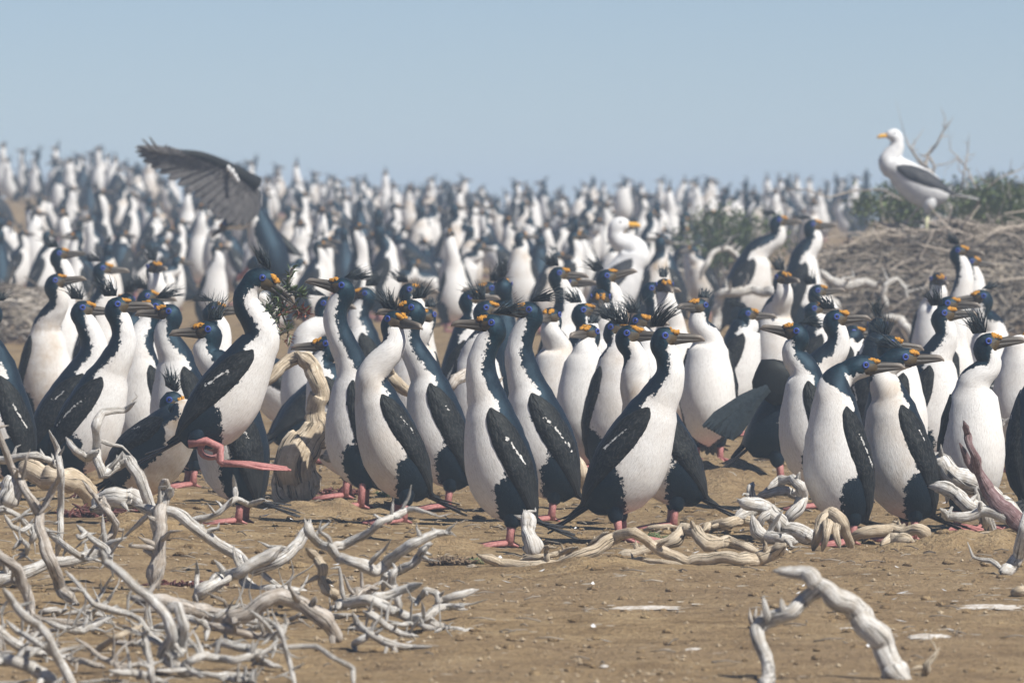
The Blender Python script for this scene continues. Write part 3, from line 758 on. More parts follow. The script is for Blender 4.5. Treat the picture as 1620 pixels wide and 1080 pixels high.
        cv = MB(); blob(cv, hinge + Vector((-0.012, 0.01, 0.0)), 0.062, squash=(1.0, 0.35, 1.0), amp=0.2, seed=4); cv.build('wing_covert', M['wing'], root)
        b.wing(1, root)
    B('dark cormorant holding one wing half open and drooping towards the soil, facing right', 1236, 772, 0, 42, 1320, 504, 0, 2, 'up', ch=0.19, wings=False, extra=droop, stain=0.3)

    # hopping bird with nest material
    g = GP(330, 846); s = F / g.y
    def loc(u, v, y=0.0): return Vector(((u - 330) / s, y, (846 - v) / s))
    root = empty('cormorant', g, 0)
    tag(root, 'cormorant hopping right, both pink feet lifted, a leafy sprig in its bill', 'bird', NEAR)
    b = Bird(loc(416, 452), Vector((math.cos(R(-34)), -0.25, math.sin(R(-34)))), 39, ch=(846 - 638) / s, cx=(345 - 330) / s, seed=5, stain=0.22, ndir=Vector((0.62, 0, 0.74)), nk=(0.5, 0.5), fat=1.04)
    tdv = Vector((-0.86, 0, -0.5)).normalized(); b.td = tdv
    b.thigh(-1, loc(325, 682, -0.03), loc(306, 713, -0.052), r=(0.016, 0.020, 0.020, 0.015, 0.010), bow=0.0)
    b.thigh(1, loc(325, 690, 0.045), loc(330, 718, 0.05), r=(0.022, 0.027, 0.026, 0.018, 0.011))
    b.mb.build('body', M['plumage'], root)
    b.wing(1, root, -0.1); b.wing(-1, root, -0.1); b.tail(root, 9, 0.135, 14); b.face(root, 0.35); b.crest(root, el=128, length=0.055, spread=10)
    mb = MB(); tube(mb, [loc(300, 713, -0.055), loc(328, 708, -0.062), loc(350, 718, -0.066), loc(350, 740, -0.068), loc(356, 745, -0.07)], [0.0095, 0.0095, 0.0095, 0.009, 0.0085], 9)
    lg = mb.build('leg', M['skin'], root)
    fb = MB()
    for k, (u2, v2, dy) in enumerate(((462, 754, -0.075), (455, 750, -0.05), (440, 748, -0.03), (418, 752, -0.095))):
        p0, p1 = loc(352, 743, -0.07), loc(u2, v2, dy)
        tube(fb, [p0, p0.lerp(p1, 0.5) + Vector((0, 0, 0.003)), p1], [0.008, 0.0055, 0.0025], 6)
    q = [loc(352, 743, -0.07), loc(462, 754, -0.075), loc(455, 750, -0.05), loc(440, 748, -0.03), loc(418, 752, -0.095)]
    fb.add([v_ + Vector((0, 0, 0.001)) for v_ in q] + [v_ - Vector((0, 0, 0.002)) for v_ in q], [(0, 4, 1), (0, 1, 2), (0, 2, 3), (5, 6, 9), (5, 7, 6), (5, 8, 7), (4, 9, 6, 1), (1, 6, 7, 2), (2, 7, 8, 3)])
    fb.build('foot', M['skin'], lg)
    mb = MB(); tube(mb, [loc(318, 714, 0.05), loc(340, 722, 0.035), loc(346, 735, 0.0)], [0.010, 0.010, 0.010], 9); l2 = mb.build('leg', M['skin'], root)
    fb = MB()       # second foot curled up in a loop
    c = loc(334, 722, -0.03); V = []; n1, n2 = 18, 8
    for i in range(n1):
        A = 2 * math.pi * i / n1
        for j in range(n2):
            Bq = 2 * math.pi * j / n2; rr = 0.019 + 0.0065 * math.cos(Bq)
            V.append(c + Vector((math.cos(A) * rr * 1.25, 0.016 * math.sin(Bq), math.sin(A) * rr)))
    fb.add(V, [(i * n2 + j, ((i + 1) % n1) * n2 + j, ((i + 1) % n1) * n2 + (j + 1) % n2, i * n2 + (j + 1) % n2) for i in range(n1) for j in range(n2)])
    fb.build('foot', M['skin_dull'], l2)

    # the sprig it carries
    rg = random.Random(3); tip = g + b.hc + b.h * 0.10
    sp = empty('leafy_sprig', tip); tag(sp, 'leafy green and red twig with a loose root held in the hopping bird\'s bill', 'twig')
    def q2(u, v, y=0.0): return Vector(((u - 440) / s, y, (470 - v) / s)) + (PX(440, 470, g.y) - tip)
    main = [[(462, 424), (455, 450), (448, 470), (446, 495), (455, 520), (456, 548)], [(448, 470), (430, 490), (418, 510)], [(446, 495), (470, 490), (484, 497)], [(455, 520), (425, 541), (408, 530)], [(448, 470), (436, 468), (420, 492)], [(450, 462), (470, 462), (478, 470)], [(446, 490), (432, 512), (424, 522)]]
    for k, pl in enumerate(main):
        mb = MB(); P_ = catmull([q2(u, v, rg.uniform(-0.02, 0.02)) for u, v in pl], 4)
        tube(mb, P_, [lerp(0.004, 0.0015, i / len(P_)) for i in range(len(P_))], 5, uvs=9); mb.build('stem', M['wood_dark'], sp)
        lm = MB(); rm = MB()
        for _ in range(120):
            p = P_[rg.randrange(len(P_))]; red = (k in (2,) or (k == 0 and p.z < q2(0, 480).z)) and rg.random() < 0.75
            dv = Vector((rg.uniform(-1, 1), rg.uniform(-1, 1), rg.uniform(-0.5, 1))).normalized(); wv = dv.cross(Vector((rg.random(), 0.3, 1))).normalized()
            ln = rg.uniform(0.012, 0.032)
            (rm if red else lm).add([p, p + dv * ln * 0.5 + wv * 0.0026, p + dv * ln, p + dv * ln * 0.5 - wv * 0.0026], [(0, 1, 2, 3)])
        if lm.v: lm.build('leaves', M['sprig'], sp)
        if rm.v: rm.build('withered_leaves', M['sprig_red'], sp)
near_birds()

# ------------------------------------------------------------------ bird in flight with a raised wing
def flying_bird():
    v0 = 556; g = GP(424, v0); s = F / g.y
    z0 = (v0 - 458) / s
    root = empty('cormorant', g + Vector((0, 0, z0)), R(152))
    tag(root, 'cormorant landing with one long dark wing raised, seen from behind above the crowd', 'bird', 'cormorants in the hazy far crowd')
    b = Bird(Vector((0.16, 0.06, 0.28)), Vector((0.8, 0.1, -0.55)), 28, ch=0.175, cx=-0.02, seed=77, ndir=Vector((0.9, 0, 0.1)), fat=1.0)
    b.td = Vector((-0.25, 0, -0.97)); 
    for sg in (-1, 1):
        b.thigh(sg, Vector((0.02, sg * 0.045, 0.12)), Vector((0.07, sg * 0.045, 0.10)), r=(0.035, 0.03, 0.024, 0.016, 0.011))
        leg_mesh(root, Vector((0.068, sg * 0.045, 0.10)), Vector((0.09, sg * 0.045, 0.072)), M['skin'], fwd=Vector((0.75, 0, -0.65)), toe=0.05)
    b.mb.build('body', M['plumage'], root); b.face(root); b.tail(root, 9, 0.10, 16)
    Mi = root.matrix_basis.inverted() if False else (Matrix.Translation(root.location) @ Matrix.Rotation(R(152), 4, 'Z')).inverted()
    def W(u, v, dy): return Mi @ PX(u, v, g.y + dy)
    # near wing: arm bones and individual flight feathers
    sh, el, wr = W(392, 282, -0.06), W(358, 262, -0.12), W(318, 246, -0.20)
    wroot = MB(); tube(wroot, catmull([W(404, 290, -0.03), sh, el, wr, W(280, 240, -0.24)], 4), [0.034, 0.034, 0.032, 0.030, 0.028, 0.026, 0.024, 0.022, 0.021, 0.020, 0.019, 0.018, 0.017, 0.015, 0.013, 0.011, 0.008], 10, uvs=4)
    wg = wroot.build('wing', M['wing'], root)
    tips = [(236, 216), (224, 219), (214, 233), (214, 240), (218, 247), (226, 255), (238, 264), (252, 273), (266, 283), (282, 293), (296, 303), (308, 312), (318, 322), (328, 331), (338, 340), (348, 348), (360, 354), (372, 358), (384, 358), (394, 352), (402, 345)]
    bases = catmull([W(272, 238, -0.24), wr, el, sh, W(404, 300, -0.02)], 6)
    for k, (u, v) in enumerate(tips):
        f = k / (len(tips) - 1); p0 = bases[int(f * (len(bases) - 1))]; p1 = W(u, v, lerp(-0.34, -0.02, f) + 0.006 * (k % 2))
        if k < 2: pm = p0.lerp(p1, 0.55) + Vector((0, 0, -0.028))
        else: pm = p0.lerp(p1, 0.5) + Vector((0, 0, 0.004))
        pts = catmull([p0, pm, p1], 5); mb = MB(); wd0 = 0.012 if k < 5 else 0.023
        nv = (p1 - p0).cross(W(300, 200, -1.2) - p0).normalized()
        V = []; out = (Mi.to_3x3() @ Vector((0, -1, 0)))
        for i, p in enumerate(pts):
            t = i / (len(pts) - 1); dv = (pts[min(i + 1, len(pts) - 1)] - pts[max(i - 1, 0)]).normalized(); wv = dv.cross(out).normalized()
            wd = wd0 * interp(t, [0, 0.2, 0.7, 0.92, 1], [0.7, 1, 1, 0.6, 0.12]) * (0.45 if k < 2 and t > 0.4 else 1)
            for e, hh in ((-1, -0.001), (0, 0.0025), (1, -0.001), (0, -0.0035)): V.append(p + wv * (e * wd) + out * (hh + 0.0015 * (k % 2)))
        mb.add(V, ring_faces(len(pts), 4), [(0.4 * math.sin(k * 3), 0.9, 0)] * len(V)); mb.build('feather', M['tailgrey'], wg, smooth=False)
    cov = MB(); rg = random.Random(8)
    for r_ in range(3):
        for k in range(26):
            f = k / 25; p0 = bases[int(f * (len(bases) - 1))]; tp = tips[int(f * (len(tips) - 1))]
            p1 = W(tp[0], tp[1], lerp(-0.34, -0.02, f)); a_ = lerp(0.0, 0.34, r_ / 3); b_ = a_ + 0.26 if f > 0.15 else a_ + 0.1
            c0, c1 = p0.lerp(p1, a_), p0.lerp(p1, b_); out = (Mi.to_3x3() @ Vector((0, -1, 0))); wv = (c1 - c0).cross(out).normalized()
            hgt = 0.018 - r_ * 0.005
            cov.add([c0 + out * hgt, c0.lerp(c1, 0.6) + wv * 0.012 + out * (hgt - 0.004), c1 + out * (hgt - 0.008), c0.lerp(c1, 0.6) - wv * 0.012 + out * (hgt - 0.004)], [(0, 1, 2, 3)], [(0.9, 0.3, 0)] * 4)
    cov.build('wing_covert', M['tailgrey'], wg)
    wp = MB()
    for (u, v, r_) in ((352, 262, 0.010), (361, 266, 0.014), (367, 272, 0.015), (372, 279, 0.013), (376, 285, 0.010)):
        blob(wp, W(u, v, -0.135), r_, squash=(0.8, 0.6, 1.0), amp=0.4, seed=u)
    wp.build('white_shoulder_patch', M['white'], wg)
    # far wing, trailing behind the body
    fw = MB(); sh2 = Vector((0.03, -0.07, 0.27))
    for k in range(10):
        f = k / 9; a = R(lerp(-96, -160, f)); dv = Vector((math.cos(a) * 0.4, math.sin(a) * 0.5, -0.75 + 0.3 * f)).normalized(); ln = lerp(0.13, 0.10, f); wv = dv.cross(Vector((1, 0, 0.2))).normalized()
        V = []
        for x, wd in ((0, 0.8), (0.4, 1), (0.85, 0.9), (1, 0.2)):
            for e, hh in ((-1, 0), (0, 0.003), (1, 0), (0, -0.003)): V.append(sh2 + Vector((-0.008 * k, 0, -0.006 * k)) + dv * ln * x + wv * (e * wd * 0.016) + Vector((hh, 0, 0)))
        fw.add(V, ring_faces(4, 4), [(0.3, 0.9, 0)] * 16)
    fw.build('wing', M['wing'], root, smooth=False)
M['tailgrey'] = mat_simple('flight_feather', (0.055, 0.053, 0.054), (0.135, 0.127, 0.125), 45, 0.6, 0.35, 0.4, 0.003)
flying_bird()

# ------------------------------------------------------------------ far crowd: fourteen poses, copied one by one
def proto(tilt, hx, hz, hyaw, pitch, crest, lat=0.0, legs=True, **kw):
    root = empty('cormorant', (0, 0, 0))
    b = Bird(Vector((hx, lat, hz)), hdir_local(0, hyaw, pitch), tilt, lowres=True, seed=int(hx * 1000 + tilt), **kw)
    finish_bird(b, root, legs=legs, crest=crest, skin=M['skin_dull'])
    return root
POSES = [
    (12, 0.02, 0.47, 0, 2, 'up', dict(fat=1.12)), (18, 0.05, 0.45, 20, 0, 'back', dict(fat=1.1)), (26, 0.06, 0.43, -30, -3, 'tall', dict(fat=1.12)), (16, 0.0, 0.45, 60, 0, 'spiky', dict(fat=1.18)),
    (22, 0.08, 0.40, 0, -5, 'up', dict(stain=0.9, fat=1.15)), (8, 0.0, 0.52, -50, 6, 'tall', {}), (34, 0.13, 0.38, 10, -10, 'back', dict(fat=1.15)), (14, 0.04, 0.43, 150, 0, 'up', dict(stain=0.6, fat=1.2)),
    (20, 0.05, 0.38, -90, -5, 'spiky', dict(fat=1.2)), (42, 0.15, 0.33, 0, -35, 'spiky', dict(fat=1.15, ch=0.17)), (14, 0.05, 0.46, 90, 0, 'back', dict(stain=0.8, fat=1.15)), (8, 0.02, 0.50, 10, 14, 'up', {}),
    (28, 0.06, 0.36, 40, -8, 'low', dict(fat=1.2)), (62, 0.22, 0.27, 0, -8, 'low', dict(ch=0.12, fat=1.04)),
]
protos = [proto(*p[:6], **p[6]) for p in POSES]
pparts = []
for r_ in protos:
    ch = [o for o in bpy.data.objects if o.parent is r_]
    pparts.append([(c, [o for o in bpy.data.objects if o.parent is c]) for c in ch])
def copy_bird(i, loc, rz, sc):
    r_ = protos[i].copy(); COL.objects.link(r_); r_.location = loc; r_.rotation_euler = (0, 0, rz); r_.scale = (sc,) * 3
    for c, subs in pparts[i]:
        d = c.copy(); COL.objects.link(d); d.parent = r_
        for q in subs:
            e = q.copy(); COL.objects.link(e); e.parent = d
    return r_
far = []
rg = random.Random(11)
# birds one can pick out, placed at their feet: u, v of the feet, facing, pose
EXPL = [(470, 432, 15, 0), (530, 372, -85, 3), (570, 432, 95, 1), (610, 362, -92, 0), (608, 440, 10, 2), (640, 455, -60, 13), (660, 420, 20, 6), (735, 440, -20, 1), (700, 402, 5, 4), (800, 425, 200, 4), (822, 432, -70, 10),
        (295, 418, -80, 0), (340, 440, -60, 2), (235, 470, -30, 6), (160, 470, 190, 1), (95, 400, 20, 4), (60, 500, 0, 1), (20, 470, 10, 2), (150, 352, 160, 0), (90, 352, -80, 5), (125, 330, 10, 11), (1015, 455, 10, 1), (1040, 428, -30, 3),
        (1075, 470, 15, 0), (920, 395, 10, 13), (780, 445, 180, 1), (1120, 372, -90, 10), (1100, 372, -80, 2), (560, 400, 170, 6), (440, 360, -85, 4), (420, 420, 100, 0), (200, 420, 10, 0), (250, 425, 170, 2), (385, 458, 150, 13), (690, 452, 100, 13),
        (520, 470, 30, 12), (730, 470, 160, 13), (850, 470, 20, 13)]
for u, v, a, i in EXPL:
    g = GP(u, v); far.append((u, v, a, i, g))
tries = 0
while len(far) < 212 and tries < 60000:
    tries += 1
    D = rg.uniform(38.5, 52) if len(far) < 120 and tries < 9000 else 52 + 20 * rg.random()
    u = rg.uniform(-20, 1640); x = (u - CX) / F * D
    v = VP + F * CAMZ / D
    if 1140 < u and D < 58: continue
    if 430 < u < 960 and 405 < v < 440 and rg.random() < 0.45: continue
    if u > 1180 and D < 47: continue
    g = Vector((x, D, ground_z(x, D)))
    if min((g - f[4]).length for f in far) < (0.34 if D > 58 else 0.44): continue
    ang = rg.choice([0, 180, -90, -60, -120, 20, 160, 90, -40, 200]) + rg.uniform(-20, 20)
    far.append((u, v, ang, rg.choice([0, 1, 1, 2, 2, 3, 4, 4, 5, 6, 6, 7, 7, 8, 8, 9, 9, 10, 11, 12, 12, 13]), g))
LAND = [(0, 'the far left edge'), (110, 'the far left'), (230, 'the raised wing tip'), (330, 'the raised dark wing'), (430, 'the landing bird'), (560, 'the tall alert bird'), (660, 'the two overlapping heads'), (775, 'the yellow caruncle bird'),
        (880, 'the tufted head'), (975, 'the white gull neck'), (1105, 'the plain white-fronted bird'), (1200, 'the large dark nest bird'), (1330, 'the twig mound'), (1450, 'the standing gull'), (1580, 'the right-hand shrub')]
ORD = ['first', 'second', 'third', 'fourth', 'fifth', 'sixth', 'seventh', 'eighth', 'ninth', 'tenth', 'eleventh', 'twelfth', 'thirteenth', 'fourteenth', 'fifteenth', 'sixteenth', 'seventeenth', 'eighteenth']
cells = {}
for k, (u, v, a, i, g) in enumerate(far):
    row = 0 if g.y > 65 else 1 if g.y > 57 else 2 if g.y > 49 else 3
    lm = min(range(len(LAND)), key=lambda q: abs(LAND[q][0] - u))
    cells.setdefault((row, lm), []).append((u, k))
lab = {}
ROWN = ['distant cormorant', 'hazy far cormorant', 'mid-distance cormorant', 'nearer hazy cormorant']
def facing(a):
    a = (a + 360) % 360
    return 'facing right' if a < 45 or a > 315 else 'back turned' if a < 135 else 'facing left' if a < 225 else 'facing front'
for (row, lm), l_ in cells.items():
    l_.sort()
    for n_, (u, k) in enumerate(l_):
        a = far[k][2]
        lab[k] = '%s of the %ss from left over %s, %s' % (ORD[min(n_, 17)], ROWN[row], LAND[lm][1], facing(a)) if len(l_) > 1 else 'only %s directly above %s, %s' % (ROWN[row], LAND[lm][1], facing(a))
firsts = set()
for k, (u, v, a, i, g) in enumerate(far):
    if i not in firsts:
        firsts.add(i); r_ = protos[i]; r_.location = g; r_.rotation_euler = (0, 0, R(a))
    else: r_ = copy_bird(i, g, R(a), rg.uniform(0.86, 1.02))
    tag(r_, lab[k], 'bird', 'cormorants in the hazy far crowd')

# the farthest rows, past the three hundred that show largest: one crowd
def distant_crowd():
    lib = []
    for r_ in protos:
        P_ = []
        for c in [o for o in bpy.data.objects if o.parent is r_ and o.name.split('.')[0] in ('body', 'wing', 'bill', 'crest', 'tail', 'caruncle')]:
            me = c.data; n = len(me.vertices); co = np.empty(n * 3, np.float32); me.vertices.foreach_get('co', co)
            at = {}
            for k in ('m', 'hd', 'st', 'k', 'fs'):
                v_ = np.zeros(n, np.float32)
                if k in me.attributes: me.attributes[k].data.foreach_get('value', v_)
                at[k] = v_
            uv = np.zeros(n * 3, np.float32)
            if 'uvw' in me.attributes: me.attributes['uvw'].data.foreach_get('vector', uv)
            P_.append((co.reshape(-1, 3), at, uv, [tuple(f.vertices) for f in me.polygons], me.materials[0]))
        lib.append(P_)
    rg = random.Random(5); spots = []; mats = []; Vs = []; Fs = []; mi = []; A = {k: [] for k in ('m', 'hd', 'st', 'k', 'fs')}; UV = []; base = 0; tries = 0
    near_ = [f[4] for f in far if f[4].y > 68]
    while len(spots) < 270 and tries < 40000:
        tries += 1
        D = 70.5 + 25 * rg.random() ** 0.8; u = rg.uniform(-20, 1640); x = (u - CX) / F * D
        if any((x - q[0]) ** 2 + (D - q[1]) ** 2 < 0.085 for q in spots) or any((x - q.x) ** 2 + (D - q.y) ** 2 < 0.1 for q in near_): continue
        spots.append((x, D)); a = R(rg.choice([0, 180, -90, -60, -120, 20, 160, 90, -40, 200]) + rg.uniform(-20, 20)); sc = rg.uniform(0.86, 1.02)
        c_, s_ = math.cos(a) * sc, math.sin(a) * sc; Rm = np.array([[c_, s_, 0], [-s_, c_, 0], [0, 0, sc]], np.float32); off = np.array([x, D, ground_z(x, D)], np.float32)
        for co, at, uv, fs, mt in lib[rg.choice([0, 1, 1, 2, 3, 4, 4, 5, 6, 6, 7, 7, 8, 8, 9, 10, 11, 12, 12, 13])]:
            if mt not in mats: mats.append(mt)
            Vs.append(co @ Rm + off); UV.append(uv)
            for k in A: A[k].append(at[k])
            Fs += [tuple(i + base for i in f) for f in fs]; mi += [mats.index(mt)] * len(fs); base += len(co)
    o = mesh_obj('distant_crowd', np.concatenate(Vs).tolist(), Fs, None, None, {k: np.concatenate(v_) for k, v_ in A.items()}, np.concatenate(UV), True, mats, mi)
    tag(o, kind='stuff')
distant_crowd()

# ------------------------------------------------------------------ dead wood
def wood_mesh(name, pts, rad, mat, parent=None, n=10, seed=0, flute=0.16, twist=3.0, knots=True, per=5):
    """gnarled tapered limb through pts; the object's origin sits at its lowest point"""
    P_ = [a_.lerp(b_, 0.8) for a_, b_ in zip(catmull(pts, per), [pts[min(i // per, len(pts) - 1)].lerp(pts[min(i // per + 1, len(pts) - 1)], (i % per) / per) for i in range((len(pts) - 1) * per + 1)])]; m_ = len(P_)
    rr = [interp(i / (m_ - 1), np.linspace(0, 1, len(rad)), rad) for i in range(m_)]
    loc = min(P_, key=lambda p: p.z).copy() if parent is None else parent.location
    loc = Vector(loc)
    t0 = (P_[1] - P_[0]).normalized(); d0 = Vector((0, -1, 0)) if abs(t0.y) < 0.9 else Vector((0, 0, 1))
    # wobble
    for i in range(m_):
        k = rr[i]
        P_[i] = P_[i] + Vector((mnoise.noise(P_[i] * 22 + Vector((seed, 0, 0))), mnoise.noise(P_[i] * 22 + Vector((0, seed, 7))), mnoise.noise(P_[i] * 22 + Vector((3, 0, seed))))) * (k * 0.6)
    tg, ds = frames(P_, d0); V = []; U = []; Ls = 0
    for i, p in enumerate(P_):
        if i: Ls += (P_[i] - P_[i - 1]).length
        sv = tg[i].cross(ds[i]); f = i / (m_ - 1)
        kn = 1 + ((0.55 if rad[0] < 0.03 and max(rad) < 0.03 else 0.2) * max(0, mnoise.noise(Vector((Ls * 30, seed * 1.3, 0)))) ** 1.3 + 0.12 * mnoise.noise(Vector((Ls * 90, seed, 4))) if knots else 0)
        endr = min(1.0, 0.35 + 0.65 * min(f, 1 - f) * m_ * 0.45)
        for j in range(n):
            a = 2 * math.pi * j / n
            fl = 1 + flute * (mnoise.noise(Vector((math.cos(a + Ls * twist) * 1.5 + seed, math.sin(a + Ls * twist) * 1.5, Ls * 6))) + 0.12 * math.sin(3 * (a + Ls * twist) + seed))
            spl = tg[i] * (rr[i] * 1.6 * (mnoise.noise(Vector((a * 2.1, seed * 3.1, i))) + 0.25) * (1 if i else -1)) if i in (0, m_ - 1) else Vector((0, 0, 0))
            V.append(p + (ds[i] * math.cos(a) + sv * math.sin(a)) * (rr[i] * kn * fl * endr) + spl - loc)
            U.append((math.cos(a) * 0.5, math.sin(a) * 0.5, Ls * 12))
    o = mesh_obj(name, V, ring_faces(m_, n), mat, parent, None, U)
    if parent is None: o.location = loc
    return o, P_, rr
TG = 'bleached branches of the foreground tangle'
def limb(label, px, rad, vb=None, mat='wood', name='dead_branch', cat='branch', group='bleached branches of the foreground tangle', twigs=3, n=12, wig=0.05, dd=0.0, subs=(), flute=0.17, twist=3.0, tl=1.0):
    """px: (u, v[, depth offset]) photo points; vb: row where the limb's depth meets the ground"""
    if vb is None: vb = max(p[1] for p in px) + 4
    D = Dv(vb) + dd; s = F / D; seed = (px[0][0] * 0.37 + px[0][1] * 0.11) % 50
    def to3(p, k): return PX(p[0], p[1], D + (p[2] if len(p) > 2 else 0) + wig * 2 * mnoise.noise(Vector((k * 0.7, seed, 0))))
    pts = [to3(p, k) for k, p in enumerate(px)]
    # keep everything on or above the soil
    R_ = [r * (0.74 if vb > 960 or group == TG else 0.74 if group and group.startswith('white twisted') else 0.88) / s for r in rad]
    for k, p in enumerate(pts):
        gz = ground_z(p.x, p.y) - 0.01
        if p.z < gz: p.z = gz
    o, P_, rr = wood_mesh(name, pts, R_, M[mat], None, n, seed, flute, twist)
    if label: tag(o, label, cat, group)
    rg = random.Random(int(px[0][0] * 31 + px[0][1] * 17 + len(px)))
    for k in range(twigs + (3 if group == TG else 0)):
        i = rg.randrange(2, len(P_) - 1); p = P_[i]; tgv = (P_[min(i + 1, len(P_) - 1)] - P_[i - 1]).normalized()
        dv = Vector((rg.uniform(-1, 1), rg.uniform(-0.8, 0.8), rg.uniform(-0.4, 1.0))); dv = (dv - tgv * dv.dot(tgv)).normalized() + tgv * rg.uniform(-0.1, 0.7); dv.normalize()
        ln = tl * (rg.uniform(0.008, 0.03) if rg.random() < 0.55 else rg.uniform(0.03, 0.07)); r0 = min(rr[i] * 0.6, 0.007)
        bend = Vector((rg.uniform(-1, 1), rg.uniform(-1, 1), rg.uniform(-1, 1))) * ln * 0.35
        tp = [p, p + dv * (rr[i] + ln * 0.4) + bend * 0.5, p + dv * (rr[i] + ln) + bend * 0.4]
        if rg.random() < 0.5: tp.append(tp[-1] + (bend.normalized() * 1.2 + dv) * ln * 0.4)
        wood_mesh('twig', tp, [r0 * 1.3, r0 * 0.85, r0 * 0.5, r0 * 0.3][:len(tp)], M[mat], o, 6, seed + k, 0.15, 3, False, 3)
    for sp_, sr in subs:
        q = [to3(p, k + 3) for k, p in enumerate(sp_)]
        wood_mesh('side_branch', q, [r / s for r in sr], M[mat], o, n, seed + 5, flute, twist)
    return o

def left_tangle():
    Lb = limb
    Lb('thick horizontal limb crossing the left edge of the tangle, dark broken end', [(-30, 925), (0, 917), (55, 898), (111, 887), (159, 872), (189, 852)], [15, 15, 13, 12, 12, 9], 925, twigs=4)
    Lb('tall dark branch slanting down from the left frame edge', [(-8, 668), (0, 691), (22, 747), (48, 787), (63, 813), (63, 847), (81, 887), (96, 930), (120, 952)], [6, 7, 8, 9, 10, 11, 13, 14, 12], 960, 'wood_dark', subs=[([(63, 813), (82, 780), (95, 752), (92, 735)], [6, 5, 4, 3])], twigs=2)
    Lb('thin upright stick standing clear at the left with a forked tip', [(79, 682), (92, 712), (98, 754), (97, 806), (94, 850), (90, 880)], [4, 6, 7, 7, 7, 6], 890, twigs=4, tl=0.5)
    Lb('looping branch rising in a hook before the bushy-crested bird', [(214, 636), (196, 648), (163, 652), (151, 673), (153, 711), (161, 752), (185, 738), (204, 728), (222, 758), (237, 791), (243, 812), (246, 850)], [4, 7, 9, 10, 10, 10, 11, 11, 12, 12, 11, 9], 905, subs=[([(153, 716), (135, 722), (119, 714), (106, 693)], [7, 7, 6, 4])], twigs=3)
    Lb('short stub branch level with the left birds, tan broken tip', [(-20, 728), (0, 726), (24, 723), (53, 721), (75, 728), (88, 740)], [9, 9, 8, 8, 7, 5], 905, twigs=2)
    Lb('stout upright post standing alone in the tangle', [(244, 930), (246, 887), (256, 835), (259, 773), (262, 762)], [20, 17, 15, 13, 9], 934, 'wood_dark', 'wood_post', 'post', twigs=2, flute=0.22)
    Lb('long branch running from the post down to the right', [(215, 800), (252, 806), (289, 817), (333, 850), (381, 887), (404, 899), (437, 887), (470, 862), (487, 835), (490, 825)], [6, 11, 11, 12, 12, 13, 13, 12, 10, 8], 934, subs=[([(381, 887), (386, 918), (405, 934), (452, 932), (485, 942), (505, 957)], [8, 8, 8, 8, 7, 6]), ([(259, 806), (261, 785), (270, 772)], [8, 8, 7])], twigs=5)
    Lb('forked twig pointing up beside the lifted pink foot', [(285, 828), (318, 821), (348, 810), (374, 789), (393, 797), (405, 795), (418, 790)], [5, 6, 6, 7, 6, 6, 4], 905, subs=[([(374, 789), (371, 770), (369, 752)], [5, 4, 2])], twigs=1, tl=0.5)
    Lb('big curved branch sweeping down through the middle of the tangle', [(160, 872), (166, 885), (193, 910), (237, 947), (262, 972), (274, 1006), (262, 1035), (281, 1056), (300, 1066)], [7, 9, 10, 11, 11, 12, 13, 12, 9], 1066, subs=[([(262, 965), (281, 958), (292, 990), (286, 1022), (270, 1040)], [7, 8, 9, 9, 8])], twigs=4)
    Lb('crooked branch end reaching up at the left middle', [(66, 832), (85, 848), (111, 869), (130, 882), (145, 885)], [5, 6, 7, 7, 6], 930, twigs=4)
    Lb('pale forked stub lying over the thick left limb', [(122, 830), (136, 843), (155, 858), (168, 868), (176, 880)], [4, 6, 7, 7, 6], 935, subs=[([(136, 843), (126, 850), (120, 846)], [5, 4, 3])], twigs=2)
    Lb('dark knotty stub pair standing behind the thick left limb', [(132, 762), (145, 780), (159, 797), (172, 812), (185, 828), (176, 850), (170, 880)], [4, 5, 7, 8, 8, 9, 10], 900, 'wood_dark', subs=[([(172, 812), (164, 795), (163, 785)], [5, 5, 4])], twigs=2)
    Lb('long pale branch crossing the lower left corner', [(5, 930), (22, 955), (41, 976), (60, 990), (74, 1006), (96, 1047), (108, 1068), (122, 1090)], [6, 8, 9, 9, 9, 10, 10, 10], 1092, twigs=4)
    Lb('thick grey limb bending down at the left frame edge', [(-12, 868), (0, 880), (26, 898), (41, 932), (48, 969), (52, 985)], [9, 10, 11, 11, 10, 8], 990, 'wood_dark', twigs=3)
    Lb('slender wavy branch between the post and the lower corner', [(105, 903), (124, 925), (148, 954), (165, 962), (185, 965), (205, 970), (222, 980), (237, 1006), (250, 1016), (262, 1024)], [4, 5, 6, 7, 7, 6, 6, 7, 6, 5], 1030, twigs=5)
    Lb('short tan stick with a rounded end at the lower left', [(145, 1036), (160, 1022), (185, 1006), (205, 998), (224, 990)], [5, 7, 7, 6, 5], 1040, 'wood_warm', twigs=2)
    Lb('smooth grey log lying under the tangle', [(205, 945), (250, 950), (290, 957), (326, 969), (350, 976), (378, 990)], [10, 13, 15, 16, 15, 12], 994, 'wood_dark', 'dead_log', 'log', twigs=1)
    Lb('split grey log rising to the right behind the long branch', [(306, 945), (326, 932), (355, 915), (385, 902), (415, 884), (445, 868)], [14, 14, 14, 13, 13, 11], 958, 'wood', 'dead_log', 'log', twigs=2, flute=0.16)
    Lb('heavy arched limb at the heart of the tangle', [(360, 985), (380, 973), (410, 957), (443, 945), (484, 954), (515, 979), (527, 1000), (534, 1014)], [16, 16, 17, 17, 17, 17, 15, 13], 1016, 'wood_dark', twigs=3)
    Lb('raised branch with a hooked tip pointing at the grey-breasted bird', [(484, 825), (490, 842), (506, 860), (525, 866), (544, 863), (575, 847), (588, 838), (600, 825), (620, 818), (644, 806), (660, 806), (675, 810)], [8, 9, 10, 10, 10, 9, 8, 8, 8, 7, 6, 4], 965, twigs=6, tl=0.8)
